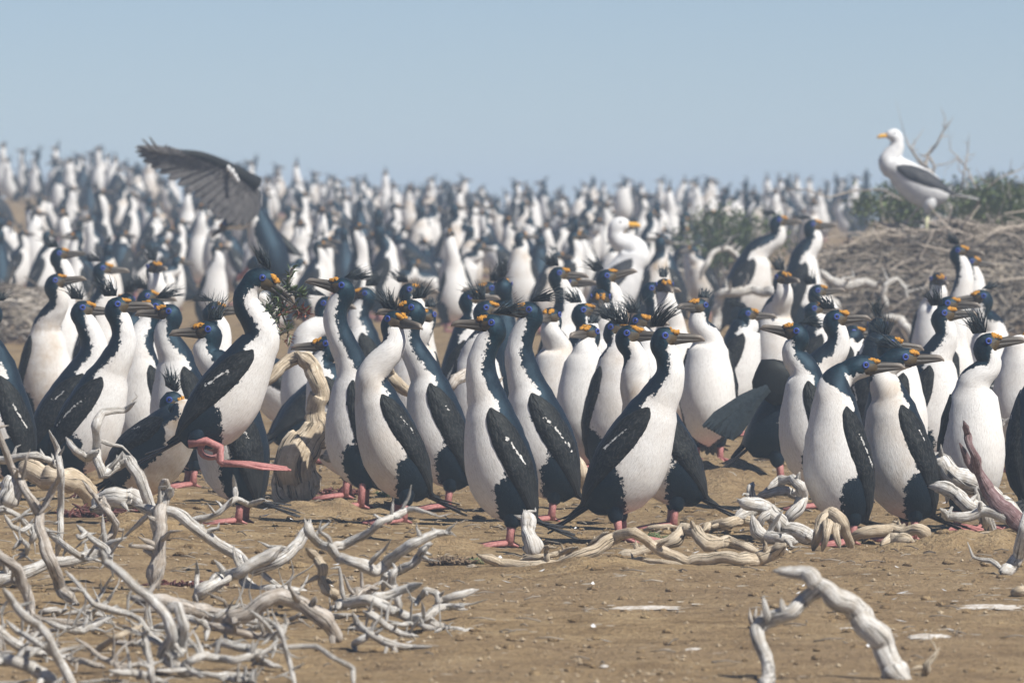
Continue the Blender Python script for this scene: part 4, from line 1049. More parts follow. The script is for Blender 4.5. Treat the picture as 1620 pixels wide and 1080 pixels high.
    Lb('long raised branch curving right with a bleached splintered end', [(520, 862), (535, 880), (556, 888), (594, 901), (615, 892), (632, 872), (655, 858), (682, 847), (700, 842), (715, 845)], [8, 10, 11, 12, 12, 11, 10, 9, 8, 4], 975, twigs=5, tl=0.8)
    Lb('bent brown limb in the middle of the tangle', [(486, 868), (500, 880), (509, 897), (511, 918), (514, 932), (534, 945), (548, 960)], [8, 10, 11, 11, 11, 11, 10], 972, 'wood_warm', twigs=2)
    Lb('lying branch reaching right with many broken twigs', [(535, 962), (544, 957), (581, 948), (600, 957), (630, 968), (651, 976), (673, 979), (690, 962), (712, 958), (733, 960)], [9, 11, 12, 12, 11, 11, 9, 8, 7, 4], 992, subs=[([(581, 948), (620, 938), (650, 930), (668, 922)], [8, 7, 6, 4]), ([(673, 979), (695, 990), (714, 995), (735, 997), (749, 993)], [7, 7, 6, 5, 3])], twigs=5)
    Lb('knuckled pale twig cluster at the right end of the tangle', [(657, 957), (664, 945), (674, 934), (688, 938), (694, 946), (692, 958)], [5, 6, 7, 7, 7, 6], 980, subs=[([(692, 955), (710, 946), (730, 940), (757, 931)], [6, 6, 5, 3]), ([(694, 955), (712, 962), (728, 958)], [5, 5, 3])], twigs=3, tl=0.6)
    Lb('claw-shaped branch resting on the soil at the right of the tangle', [(557, 970), (565, 985), (585, 1004), (605, 1014), (620, 1018), (650, 1022), (682, 1022)], [5, 7, 8, 8, 7, 6, 3], 1030, subs=[([(585, 1004), (570, 1012), (560, 1020), (564, 1030)], [6, 6, 5, 3]), ([(618, 1017), (626, 1028), (628, 1038)], [5, 4, 3])], twigs=3, tl=0.5)
    Lb('curved branch lying under the claw-shaped one', [(575, 966), (595, 978), (613, 990), (635, 1000), (662, 1005)], [6, 7, 7, 7, 4], 1012, twigs=3)
    Lb('white splintered limb leaning behind the long raised branch', [(607, 930), (612, 912), (632, 904), (650, 892), (663, 879), (672, 868), (681, 858)], [9, 10, 10, 9, 9, 8, 5], 960, twigs=4, tl=0.5)
    Lb('short upright fork in the right half of the tangle', [(632, 965), (629, 945), (623, 925), (622, 908), (628, 900)], [8, 8, 8, 8, 6], 978, twigs=3)
    Lb('thin pale stick standing at the bottom of the frame', [(417, 977), (432, 985), (443, 998), (450, 1018), (456, 1042), (462, 1062), (468, 1086)], [4, 5, 6, 6, 6, 5, 5], 1088, subs=[([(450, 1024), (475, 1022), (500, 1023), (531, 1042), (557, 1056), (560, 1082)], [4, 4, 4, 4, 4, 4]), ([(443, 998), (428, 1008), (412, 1020)], [3, 3, 2]), ([(448, 1005), (452, 988), (450, 970)], [4, 3, 2])], twigs=2, tl=0.5)
    Lb('thick bleached log end in the bottom left corner', [(-25, 1040), (0, 1043), (25, 1047), (48, 1054), (70, 1066), (90, 1082)], [13, 14, 14, 14, 14, 12], 1090, 'wood', 'dead_log', 'log', twigs=2)
    Lb('white branch lying above the bottom left log end', [(-20, 992), (0, 1002), (37, 1024), (56, 1030), (76, 1032)], [9, 10, 10, 9, 7], 1040, twigs=4)
    Lb('wavy pale branch between the corner log and the curved branch', [(12, 982), (30, 998), (56, 1013), (81, 1032), (98, 1038), (113, 1040)], [5, 6, 7, 7, 6, 4], 1046, twigs=4)
    Lb('drooping twiggy branch at the left below the thick limb', [(70, 982), (95, 992), (130, 998), (152, 990), (178, 974)], [6, 7, 8, 7, 4], 1010, twigs=5)
    Lb('short grey stick on the soil at the bottom left', [(175, 1060), (205, 1064), (230, 1069), (250, 1076), (272, 1086)], [6, 7, 7, 7, 6], 1090, twigs=2)
    Lb('pale stick lying along the bottom edge', [(315, 1064), (345, 1068), (370, 1069), (390, 1070), (405, 1074)], [5, 7, 8, 7, 5], 1082, twigs=2)
    Lb('arching pale branch above the bottom edge stick', [(285, 1058), (305, 1044), (326, 1035), (350, 1040), (370, 1047), (388, 1042), (406, 1033)], [8, 9, 10, 9, 9, 8, 6], 1066, twigs=4)
    Lb('knobbly white branch left of the thin pale stick', [(335, 1022), (352, 1017), (370, 1022), (393, 1024), (405, 1036), (415, 1047), (430, 1052), (446, 1055)], [6, 9, 8, 9, 9, 8, 7, 5], 1060, twigs=6, tl=0.5)
    Lb('short fork standing between the curved branches', [(241, 1084), (239, 1062), (237, 1043), (232, 1020), (228, 1004), (236, 998)], [7, 7, 7, 6, 6, 4], 1088, subs=[([(236, 1040), (226, 1020), (212, 1016)], [5, 4, 3])], twigs=2, tl=0.6)
    Lb('hooked twig right of the big curved branch', [(285, 974), (305, 980), (322, 984), (328, 995), (326, 1012)], [6, 7, 7, 6, 4], 1020, twigs=1)
    Lb('pale spike standing on the grey log', [(313, 950), (313, 930), (312, 908), (311, 886)], [7, 6, 5, 2], 958, twigs=1, tl=0.4)
    Lb('curly white twig at the left frame edge, upper row', [(-10, 812), (10, 808), (28, 816), (40, 828), (50, 838)], [6, 6, 6, 6, 4], 935, twigs=4)
    Lb('second curly white twig at the left edge, looping lower', [(8, 815), (18, 832), (34, 838), (50, 830), (56, 845), (45, 862)], [4, 5, 6, 6, 6, 4], 940, twigs=4)
    Lb('small white antler-like twig over the left limb', [(20, 868), (32, 856), (44, 862), (40, 878), (28, 884)], [5, 5, 6, 5, 4], 950, twigs=3)
    Lb('dark crossing stick low in the tangle', [(120, 1010), (160, 1040), (200, 1052), (240, 1046)], [5, 6, 6, 4], 1060, 'wood_dark', twigs=2)
    Lb('grey branch under the curved limb, half buried', [(330, 985), (370, 1000), (410, 1008), (450, 1005)], [8, 9, 9, 6], 1016, 'wood_dark', twigs=3)
    Lb('thin bent twig below the heavy arch', [(395, 965), (420, 985), (438, 1012), (430, 1040)], [4, 5, 5, 4], 1048, twigs=3, tl=0.6)
    # logs behind the tangle
    G2 = 'driftwood at the feet of the left birds'
    Lb('pale smooth log lying under the bushy-crested bird', [(30, 752), (45, 745), (88, 754), (118, 763), (140, 778), (152, 800)], [12, 20, 20, 19, 17, 13], 812, 'wood_warm', 'dead_log', 'log', G2, twigs=1, n=14)
    Lb('split log end standing at the far left of the pale log', [(10, 802), (14, 785), (20, 768), (26, 757)], [18, 18, 17, 13], 812, 'wood', 'dead_log', 'log', G2, twigs=1, flute=0.35, n=14)
    Lb('grey root with flowing grain behind the hooked branch', [(148, 802), (162, 792), (185, 785), (210, 786), (235, 800), (250, 815)], [12, 18, 19, 17, 14, 9], 825, 'wood', 'dead_log', 'log', G2, twigs=3, n=12)
left_tangle()
def filler_twigs():
    rg = random.Random(77); made = []
    for k in range(46):
        u = rg.uniform(-10, 470) if k < 34 else rg.uniform(430, 700); v = rg.uniform(965, 1085) if k < 34 else rg.uniform(930, 1000)
        if u > 430 and v > 1000: v = 985
        a = rg.uniform(-0.5, 0.5) + rg.choice([0, 3.14]); ln = rg.uniform(45, 120) * (0.7 if k >= 34 else 1); px = [(u, v)]; up = rg.uniform(-0.3, 1.0)
        for i in range(4):
            a += rg.uniform(-0.55, 0.55); u += math.cos(a) * ln / 4; v -= abs(math.sin(a)) * ln / 4 * up - rg.uniform(-3, 3); px.append((u, v))
        r0 = rg.uniform(3.5, 7.5)
        o = limb(None, px, [r0 * 0.7, r0, r0 * 0.95, r0 * 0.8, r0 * 0.4], None, rg.choice(['wood', 'wood', 'wood_dark']), 'loose_twig', 'twig', None, twigs=rg.choice([2, 3, 4, 5]), n=8, tl=0.9)
        made.append((px[2][1], px[2][0], o))
    rows = {}
    for v, u, o in made: rows.setdefault('right end of the tangle' if u > 455 else 'bottom edge of the tangle' if v > 1045 else 'lower middle of the tangle' if v > 1005 else 'upper part of the left tangle', []).append((u, o))
    for nm, l_ in rows.items():
        l_.sort(key=lambda t_: t_[0])
        for k, (u, o) in enumerate(l_): tag(o, '%s small loose twig from the left along the %s' % (ORD[min(k, 17)], nm), 'twig', 'loose twigs scattered in the tangle')
filler_twigs()

def right_wood():
    Lb = limb; G = 'driftwood along the edge of the colony'
    Lb('long tan branch lying at the feet of the curl-crested bird', [(758, 876), (775, 882), (790, 892), (847, 896), (885, 894), (915, 882), (942, 869), (976, 850), (1005, 840), (1027, 857), (1058, 879), (1093, 888), (1131, 882), (1165, 885), (1200, 887), (1222, 878), (1238, 864)], [5, 8, 9, 9, 9, 10, 11, 11, 9, 9, 10, 11, 11, 11, 12, 12, 11], 898, 'wood_warm', 'driftwood', 'branch', G, twigs=4)
    Lb('second tan branch arching just behind the long one', [(970, 882), (1000, 875), (1033, 866), (1068, 857), (1083, 838), (1102, 841), (1118, 863), (1135, 860), (1153, 857), (1180, 866), (1206, 877)], [7, 9, 10, 10, 11, 12, 12, 11, 10, 9, 6], 884, 'wood_warm', 'driftwood', 'branch', G, twigs=3)
    Lb('straight short branch behind the arching one, left of the white root pile', [(1112, 842), (1125, 832), (1153, 828), (1175, 826), (1195, 828)], [8, 10, 10, 10, 9], 846, 'wood_warm', 'driftwood', 'branch', G, twigs=1)
    Lb('white upright stump beside the pink feet', [(845, 874), (841, 858), (838, 840), (834, 822), (830, 808)], [16, 14, 12, 11, 6], 880, 'wood', 'small_stump', 'stump', G, twigs=2, flute=0.35, n=12)
    for k, (a, lbl) in enumerate((([(822, 888), (850, 880), (885, 874), (905, 866)], 'thin stick just behind the left end of the long tan branch'), ([(866, 890), (864, 876), (866, 862)], 'short upright peg on the long tan branch'), ([(884, 886), (900, 874), (915, 866)], 'short slanted peg right of the upright one'),
                                ([(930, 862), (950, 850), (962, 842)], 'crumpled grey wood at the tail of the curl-crested bird'), ([(985, 886), (1015, 884), (1050, 888), (1080, 894)], 'thin straw stick in front of the arching branch'), ([(1018, 838), (1040, 832), (1070, 834)], 'thin stick under the far dark tail'))):
        Lb(lbl, a, [4, 5, 5, 4][:len(a)], max(p[1] for p in a) + 4, 'wood_warm', 'stick', 'stick', 'loose sticks on the soil', twigs=2, tl=0.4, n=7)
    # white root pile
    G = 'white twisted roots at the feet of the leaning pair'
    Lb('thick white root slanting through the root pile', [(1170, 792), (1190, 797), (1213, 807), (1228, 822), (1240, 836), (1267, 844), (1288, 850)], [9, 14, 16, 18, 18, 19, 18], 862, 'wood', 'white_root', 'root', G, twigs=3, n=14, flute=0.18)
    Lb('white root bending over the top of the pile', [(1215, 772), (1235, 760), (1253, 757), (1266, 768), (1270, 783), (1264, 800), (1252, 818), (1246, 832)], [7, 9, 10, 12, 13, 13, 12, 9], 858, 'wood', 'white_root', 'root', G, twigs=3, n=12, flute=0.16)
    Lb('level white root under the bent top root', [(1196, 786), (1212, 780), (1230, 777), (1250, 778), (1268, 786)], [6, 9, 10, 10, 8], 850, 'wood', 'white_root', 'root', G, twigs=1, n=12, flute=0.16)
    Lb('short pointed root rising at the left of the pile', [(1192, 800), (1189, 785), (1188, 772), (1192, 762)], [10, 9, 8, 4], 852, 'wood', 'white_root', 'root', G, twigs=1)
    Lb('curled root at the bottom of the pile', [(1190, 818), (1198, 838), (1215, 850), (1237, 854), (1262, 858)], [9, 12, 13, 12, 10], 866, 'wood', 'white_root', 'root', G, twigs=3, n=12, flute=0.18)
    Lb('looped root in the middle of the pile', [(1200, 835), (1204, 818), (1214, 812), (1226, 822), (1232, 842)], [8, 9, 10, 10, 8], 862, 'wood', 'white_root', 'root', G, twigs=1, n=12, flute=0.18)
    Lb('grey root end behind the pile', [(1163, 822), (1180, 812), (1205, 800), (1235, 806)], [12, 15, 14, 10], 846, 'wood', 'white_root', 'root', G, twigs=1, n=12)
    # paw shaped root
    D_ = 872
    o = Lb('tan claw-shaped root gripping the soil below the leaning pair', [(1286, 870), (1292, 845), (1302, 824), (1316, 815), (1330, 822), (1340, 846), (1350, 874)], [7, 11, 15, 16, 14, 10, 6], D_, 'wood_warm', 'claw_root', 'root', G, twigs=0, n=12, subs=[([(1310, 822, -0.02), (1307, 845, -0.05), (1302, 872, -0.04)], [10, 6, 4]), ([(1322, 822, -0.02), (1323, 846, -0.04), (1329, 868, -0.05)], [9, 6, 3])])
    Lb('tan log lying right of the claw-shaped root', [(1345, 852), (1362, 844), (1387, 838), (1410, 838), (1427, 840), (1453, 838), (1466, 846), (1472, 858)], [10, 12, 13, 13, 12, 12, 11, 8], 862, 'wood_warm', 'driftwood', 'log', G, twigs=2)
    Lb('knobby tan root lump in front of the lying log', [(1396, 862), (1410, 855), (1428, 852), (1446, 858)], [9, 14, 15, 9], 868, 'wood_warm', 'driftwood', 'root', G, twigs=1)
    Lb('small pointed stub on the lying log', [(1430, 848), (1424, 838), (1422, 824)], [9, 7, 3], 856, 'wood_warm', 'stick', 'stick', 'loose sticks on the soil', twigs=1, tl=0.4)
    Lb('low wood ridge half buried at the right', [(1455, 862), (1490, 854), (1530, 852), (1570, 848), (1592, 855)], [6, 9, 9, 10, 7], 864, 'wood_warm', 'driftwood', 'log', G, twigs=1)
    # gnarled trunks, right edge
    G = 'gnarled trunks at the right edge'
    Lb('thick gnarled trunk falling to the right edge', [(1458, 742), (1475, 733), (1493, 735), (1520, 753), (1547, 772), (1567, 788), (1590, 805), (1613, 822), (1640, 838)], [11, 17, 18, 19, 18, 18, 18, 17, 17], 850, 'wood', 'gnarled_log', 'log', G, twigs=4, n=14, flute=0.2)
    Lb('twisted pale limb below the thick gnarled trunk', [(1475, 768), (1492, 770), (1513, 780), (1533, 797), (1545, 803), (1558, 812), (1572, 846)], [8, 11, 12, 12, 12, 12, 12], 856, 'wood', 'gnarled_log', 'log', G, twigs=3, n=12, flute=0.18)
    Lb('dark purplish stake leaning up out of the gnarled trunks', [(1524, 668), (1530, 688), (1538, 715), (1550, 750), (1565, 780), (1593, 812), (1622, 838)], [4, 6, 7, 9, 12, 16, 18], 862, 'wood_purple', 'leaning_stake', 'branch', G, twigs=1, tl=0.4, subs=[([(1548, 752), (1530, 728), (1518, 702)], [6, 6, 4])])
    Lb('pale branch reaching left in front of the gnarled trunks', [(1488, 806), (1500, 816), (1520, 817), (1553, 807), (1587, 817), (1605, 826), (1630, 838)], [5, 8, 9, 10, 11, 11, 11], 862, 'wood', 'dead_branch', 'branch', G, twigs=4)
    Lb('white branch standing at the right frame edge', [(1630, 800), (1620, 835), (1615, 855), (1610, 880), (1598, 898), (1585, 906)], [9, 10, 10, 11, 12, 8], 908, 'wood', 'dead_branch', 'branch', G, twigs=3)
    Lb('thin grey stick raised behind the gnarled trunks', [(1640, 640), (1612, 655), (1592, 668), (1580, 680)], [5, 6, 5, 4], 790, 'wood', 'stick', 'stick', 'loose sticks on the soil', twigs=3)
    # arch in the foreground
    o = Lb('big bleached branch arched over the sand like a gate', [(1202, 1112, -0.42), (1211, 1085, -0.2), (1217, 1060, -0.06), (1212, 1040), (1203, 1018), (1199, 997), (1208, 983), (1222, 975), (1250, 967), (1268, 950), (1284, 935), (1300, 925), (1322, 942), (1345, 958), (1362, 973), (1383, 1003), (1396, 1025), (1410, 1048), (1424, 1076)], [14, 14, 14, 15, 15, 15, 16, 17, 15, 16, 16, 19, 22, 23, 24, 25, 26, 28, 38], 1080, 'wood', 'arched_branch', 'branch', None, twigs=0, n=16, flute=0.2,
           subs=[([(1298, 930), (1288, 914), (1270, 906), (1248, 903), (1226, 902)], [14, 13, 11, 9, 4]), ([(1214, 980), (1211, 962), (1207, 942)], [8, 5, 1.5]), ([(1240, 972), (1237, 958), (1236, 946)], [7, 5, 1.5]), ([(1410, 1050), (1426, 1060), (1440, 1070)], [16, 10, 4])], wig=0.03)
    Lb('small splintered stub right of the arched branch', [(1466, 1066), (1469, 1050), (1480, 1036), (1487, 1022)], [10, 9, 6, 2], 1070, 'wood_warm', 'small_stump', 'stump', G, twigs=2, tl=0.4, n=8)
    o = Lb('dark spiky stub behind the left leg of the arch', [(1196, 996), (1200, 986), (1206, 976)], [12, 11, 6], 1000, 'wood_dark', 'small_stump', 'stump', G, twigs=0, n=8, subs=[([(1190, 994), (1187, 976), (1186, 960)], [5, 4, 1]), ([(1196, 990), (1195, 974), (1197, 958)], [5, 4, 1]), ([(1204, 990), (1206, 974), (1204, 964)], [5, 4, 1])])
    Lb('small pale wood chip at the right edge of the sand', [(1600, 938), (1612, 934), (1626, 932)], [7, 9, 8], 944, 'wood_warm', 'wood_chip', 'stick', 'loose sticks on the soil', twigs=1, tl=0.3)
    # gnarled stump, centre left
    G = 'driftwood among the centre birds'
    Lb('tall gnarled stump with a bent neck and flowing grain', [(474, 562), (490, 578), (500, 600), (504, 628), (503, 655), (494, 685), (482, 712), (474, 740), (474, 770), (480, 795)], [11, 15, 16, 17, 18, 24, 34, 37, 33, 20], 800, 'wood_warm', 'gnarled_stump', 'stump', G, twigs=1, n=20, flute=0.22, twist=6,
       subs=[([(478, 566), (460, 572), (440, 585), (424, 600), (406, 620)], [10, 10, 9, 8, 5]), ([(500, 700), (515, 690), (520, 674)], [16, 12, 5]), ([(450, 740), (442, 768), (452, 790), (472, 800)], [14, 14, 12, 7]), ([(486, 740), (494, 768), (486, 792)], [18, 15, 8])], wig=0.02)
    Lb('bent brown branch crossing the white belly in the centre', [(705, 626), (715, 610), (728, 599), (747, 592), (765, 600), (782, 612), (796, 630)], [7, 8, 10, 11, 10, 9, 7], 790, 'wood_dark', 'dead_branch', 'branch', G, twigs=2)
    Lb('broken driftwood piece showing between two bodies in the centre', [(612, 585), (622, 600), (636, 612), (652, 622), (662, 640)], [8, 11, 11, 9, 6], 800, 'wood_warm', 'driftwood', 'branch', G, twigs=1)
    Lb('pale splintered wood behind the long-winged bird', [(902, 712), (912, 728), (920, 744), (926, 770), (928, 800)], [8, 11, 12, 10, 8], 806, 'wood_warm', 'driftwood', 'branch', G, twigs=2, flute=0.18)
    Lb('straight log end poking out right of the stump', [(512, 722), (525, 720), (540, 722), (560, 724)], [8, 9, 9, 8], 800, 'wood', 'dead_log', 'log', G, twigs=0)
    # mid distance, below the mound
    G = 'white root logs below the twig mound'
    for lbl, a, r_, v in (('white root log bent like an elbow under the large dark bird', [(1130, 530), (1134, 500), (1140, 468), (1165, 460), (1195, 458), (1225, 462), (1245, 470)], [8, 9, 9, 9, 9, 9, 7], 560),
                       ('tangled white root left of the hoop-shaped one', [(1300, 430), (1315, 445), (1340, 452), (1370, 448), (1390, 455)], [6, 8, 9, 8, 6], 560),
                       ('hoop-shaped white root below the gull mound', [(1405, 486), (1396, 466), (1402, 450), (1418, 443), (1432, 455), (1436, 476)], [4, 5, 5, 5, 4, 3], 566),
                       ('sloping white root right of the upright cream-necked bird', [(1248, 420), (1270, 428), (1290, 445), (1310, 470), (1330, 488)], [6, 8, 9, 9, 7], 566),
                       ('pale curved root arching down toward the round black head', [(1400, 500), (1425, 505), (1440, 525), (1445, 560)], [6, 8, 8, 6], 590),
                       ('thin white branch curling beside the green shrub', [(1108, 440), (1118, 415), (1130, 398), (1150, 392), (1168, 405), (1175, 425)], [4, 5, 5, 5, 4, 3], 520),
                       ('long thin branch reaching left from the shrub', [(1020, 383), (1060, 384), (1095, 388), (1130, 396), (1165, 408)], [1.5, 2.5, 3, 3, 2.5], 500),
                       ('white limb lying on the mound slope', [(1345, 402), (1365, 395), (1385, 388)], [4, 5, 4], 520),
                       ('thin white branch curving along the right mound foot', [(1540, 560), (1565, 545), (1590, 560), (1610, 550), (1625, 520)], [3, 4, 4, 4, 3], 640)):
        Lb(lbl, a, r_, v, 'wood', 'white_root', 'root', G, twigs=3, n=8, tl=1.6)
right_wood()

# ------------------------------------------------------------------ twig mound, twig heap, shrubs
def stick_cloud(name, parent, sampler, count, seed, lmin, lmax, rmin, rmax, mat='straw'):
    rg = random.Random(seed); mb = MB()
    for _ in range(count):
        p, nrm = sampler(rg)
        dv = Vector((rg.gauss(0, 1), rg.gauss(0, 0.8), rg.gauss(0, 0.35))); dv = (dv - nrm * dv.dot(nrm) * rg.uniform(0.5, 1.0)).normalized()
        ln = rg.uniform(lmin, lmax); r_ = rg.uniform(rmin, rmax); bend = Vector((rg.uniform(-1, 1), rg.uniform(-1, 1), rg.uniform(-0.6, 1))) * ln * 0.14
        pts = [p - dv * ln * 0.5, p + bend, p + dv * ln * 0.5]
        tg, ds = frames(pts, Vector((0.1, 0.2, 1))); V = []
        for i, q in enumerate(pts):
            sv = tg[i].cross(ds[i]); rr = r_ * (1, 0.9, 0.5)[i]
            for j in range(3):
                a = 2.094 * j; V.append(q + (ds[i] * math.cos(a) + sv * math.sin(a)) * rr)
        mb.add(V, [(i * 3 + j, i * 3 + (j + 1) % 3, (i + 1) * 3 + (j + 1) % 3, (i + 1) * 3 + j) for i in range(2) for j in range(3)])
    o = mb.build(name, M[mat], parent); o['kind'] = 'stuff'; return o
def mound(name, label, cat, cu, vb, hw, hd, hgt, count, seed, peak=0.0):
    D = Dv(vb); x = (cu - CX) / F * D; base = Vector((x, D, ground_z(x, D)))
    root = empty(name, base); tag(root, label, cat)
    def hf(a, b_):
        r2 = (a / hw) ** 2 + (b_ / hd) ** 2
        if r2 >= 1: return -0.03
        k = (1 - r2) ** 0.5 * (1 + 0.14 * nz(a * 3.2, b_ * 3.2, seed)) + 0.05 * nz(a * 11, b_ * 11, seed)
        return hgt * k * (1 + peak * a / hw)
    n = 44; V = []
    for j in range(n + 1):
        for i in range(n + 1):
            a = hw * (-1 + 2 * i / n); b_ = hd * (-1 + 2 * j / n); V.append((a, b_, hf(a, b_)))
    mesh_obj('earth_body', V, [(j * (n + 1) + i, j * (n + 1) + i + 1, (j + 1) * (n + 1) + i + 1, (j + 1) * (n + 1) + i) for j in range(n) for i in range(n)], M['nest'], root)
    def smp(rg):
        while True:
            a, b_ = rg.uniform(-hw, hw), rg.uniform(-hd, hd * 0.6)
            if (a / hw) ** 2 + (b_ / hd) ** 2 < 0.97: break
        h0 = hf(a, b_); e = 0.03
        nr = Vector((h0 - hf(a + e, b_), h0 - hf(a, b_ + e), e)).normalized()
        return Vector((a, b_, h0 + rg.uniform(-0.005, 0.028))), nr
    stick_cloud('twigs', root, smp, count, seed, 0.06, 0.34, 0.0018, 0.0052)
    stick_cloud('dark_twigs', root, smp, count // 2, seed + 1, 0.05, 0.25, 0.002, 0.005, 'wood_dark')
    if count > 3000:        # long loose sticks standing proud of the heap
        def smp2(rg):
            p, nr = smp(rg); return p + Vector((0, 0, rg.uniform(0.0, 0.05))), nr * rg.uniform(0.1, 1.0)
        stick_cloud('long_sticks', root, smp2, 300, seed + 3, 0.15, 0.5, 0.0025, 0.006, 'wood_dark')
    return root, hf, base
mroot, mhf, mbase = mound('twig_mound', 'broad mound of dry grey twigs with the gull standing on it', 'nest mound', 1495, 548, 0.88, 0.6, 0.455, 6000, 4, 0.12)
mound('twig_mound', 'low heap of bleached twigs at the far left behind the first birds', 'nest mound', 20, 540, 0.42, 0.4, 0.20, 900, 9)
mound('twig_mound', 'small grey twig heap beside the green shrub left of the large dark bird', 'nest mound', 1090, 490, 0.30, 0.3, 0.15, 700, 14)

def shrub(label, cu, vc, vb, rx, ry, rz, count, seed, sticks=()):
    """a low bush: stems and many small leaves"""
    D = Dv(vb); x = (cu - CX) / F * D; gz = ground_z(x, D); s = F / D
    root = empty('shrub', (x, D, gz)); tag(root, label, 'bush', 'green shrubs by the twig mound')
    zc = (PX(cu, vc, D).z - gz); rg = random.Random(seed); st = MB(); lf = MB()
    for k in range(14):
        a = rg.uniform(0, 6.28); tip = Vector((math.cos(a) * rx * rg.uniform(0.3, 0.9), math.sin(a) * ry * rg.uniform(0.3, 0.9), zc + rg.uniform(-0.5, 0.9) * rz))
        mid = tip * 0.5 + Vector((rg.uniform(-0.03, 0.03), rg.uniform(-0.03, 0.03), 0.02)); pts = catmull([Vector((rg.uniform(-0.05, 0.05), 0, 0)), mid, tip], 4)
        tube(st, pts, [lerp(0.008, 0.002, i / (len(pts) - 1)) for i in range(len(pts))], 5, uvs=9)
    st.build('stem', M['wood_dark'], root)
    cl = [Vector((rg.uniform(-1, 1) * rx, rg.uniform(-1, 1) * ry, zc + rg.uniform(-1, 1) * rz)) for _ in range(46)]
    cl = [c for c in cl if (c.x / rx) ** 2 + (c.y / ry) ** 2 + ((c.z - zc) / rz) ** 2 < 1.0]
    for _ in range(count):
        c = rg.choice(cl); p = c + Vector((rg.gauss(0, 1), rg.gauss(0, 1), rg.gauss(0, 0.8))) * 0.042
        dv = Vector((rg.uniform(-1, 1), rg.uniform(-1, 1), rg.uniform(-0.3, 1))).normalized(); wv = dv.cross(Vector((rg.random(), rg.random(), 0.4))).normalized(); ln = rg.uniform(0.014, 0.032)
        lf.add([p, p + dv * ln * 0.5 + wv * ln * 0.22, p + dv * ln, p + dv * ln * 0.5 - wv * ln * 0.22], [(0, 1, 2, 3)])
    o = lf.build('foliage', M['leaf'], root); o['kind'] = 'stuff'
    return root
shrub('low green shrub behind the large dark bird, left of the mound', 1150, 380, 500, 0.27, 0.2, 0.13, 3800, 3)
shrub('dark green bush spreading on the mound right of the standing gull', 1550, 345, 516, 0.38, 0.24, 0.16, 4600, 5)
shrub('green shrub clump below the standing gull, left of its leg', 1405, 330, 512, 0.15, 0.12, 0.09, 2000, 8)
shrub('green bush cropped by the right frame edge on the mound', 1618, 328, 520, 0.26, 0.2, 0.16, 2800, 6)
G = 'dead twigs standing up from the twig mound'
for lbl, a, r_ in (('forked dead twig rising behind the gull, tip against the sky', [(1450, 300), (1462, 270), (1468, 245), (1482, 228), (1492, 208), (1508, 186)], [5, 5, 4.5, 4, 3, 1.5]), ('thick dead twig leaning behind the gull neck', [(1480, 300), (1472, 272), (1455, 255), (1440, 235), (1430, 212)], [5, 5, 4, 3, 1.5]), ('thin upright dead twig right of the gull back', [(1520, 300), (1526, 270), (1531, 240), (1533, 212)], [3, 2.5, 2, 1]),
                ('spindly dead twig above the dark green bush', [(1545, 300), (1530, 268), (1515, 248), (1500, 236)], [3, 2.5, 2, 1]), ('curved dead twig between the gull and the skyline birds', [(1475, 290), (1478, 262), (1470, 248), (1450, 244)], [4, 3.5, 3, 1.5]), ('long bare twig sweeping left from the mound top', [(1430, 318), (1395, 300), (1350, 302), (1310, 312), (1275, 300), (1240, 300)], [3, 3, 3, 2.5, 2, 1]),
                ('pale twig sticking out over the mound at the right', [(1520, 378), (1545, 365), (1570, 350), (1590, 340)], [4, 3.5, 3, 1.5]), ('bare twig crossing the right bush', [(1560, 300), (1580, 282), (1605, 272), (1625, 262)], [3, 2.5, 2, 1])):
    limb(lbl, a, [x * 0.62 for x in r_], 530, 'wood_dark', 'dead_twig', 'branch', G, twigs=5, n=6, tl=1.8)

# ------------------------------------------------------------------ gulls
def gull(label, u, v, D, yaw, tilt, eu, ev, hyaw, pitch, sc, one_leg, seed):
    p = PX(u, v, D); s = F / D * sc
    if one_leg:
        p.z = mbase.z + mhf(p.x - mbase.x, p.y - mbase.y) + 0.012; v = VH + (CAMZ - p.z) * F / D
    root = empty('gull', p, R(yaw)); root.scale = (sc,) * 3; tag(root, label, 'gull', 'gulls among the cormorants')
    dx = (eu - u) / s; c = math.cos(R(yaw)); f = dx / c
    b = Bird(Vector((f, 0, (v - ev) / s)), hdir_local(yaw, hyaw, pitch), tilt, ch=0.262, cx=0.02, gull=True, seed=seed, headsz=1.08, fat=1.1, thighs=False, ndir=Vector((0.15, 0, 1)), arch=0.016)
    b.td = Vector((-0.985, 0, -0.17))
    for sg in (-1, 1):
        if one_leg and sg < 0: continue
        ank, ft = Vector((0.0, sg * 0.02, 0.115)), Vector((0.004, sg * 0.02, 0.006))
        b.thigh(sg, Vector((-0.015, sg * 0.03, 0.18)), ank, r=(0.036, 0.032, 0.022, 0.012, 0.008))
        leg_mesh(root, ank, ft, M['gullleg'], toe=0.05)
    n_ = len(b.mb.v); b.mb.build('body', M['white'], root)
    b.wing(1, root, -0.28, M['slate']); b.wing(-1, root, -0.28, M['slate']); b.tail(root, 9, 0.15, 13, M['white'])
    # bill and eyes
    B0 = b.hc + b.h * 0.03; h, uu, l = b.h, b.uh, b.lh
    mb = MB(); pts = [B0 + h * x + uu * z for x, z in ((0, -0.002), (0.02, -0.001), (0.042, -0.001), (0.052, -0.004), (0.057, -0.010))]; tube(mb, pts, [0.0115, 0.0092, 0.0088, 0.0065, 0.002], 9, uu); mb.build('bill', M['gullbill'], root)
    for sg in (-1, 1):
        e = MB(); blob(e, b.hc + h * 0.012 + uu * 0.007 + l * sg * 0.0245, 0.0042, amp=0); e.build('eye', M['pupil'], root)
    return root
D1 = mbase.y - 0.02
gull('white gull with slate grey wing standing on one leg atop the twig mound', 1466, 378, D1, 180, 62, 1414, 213, 196, -6, 0.97, True, 21)
g2 = GP(962, 566)
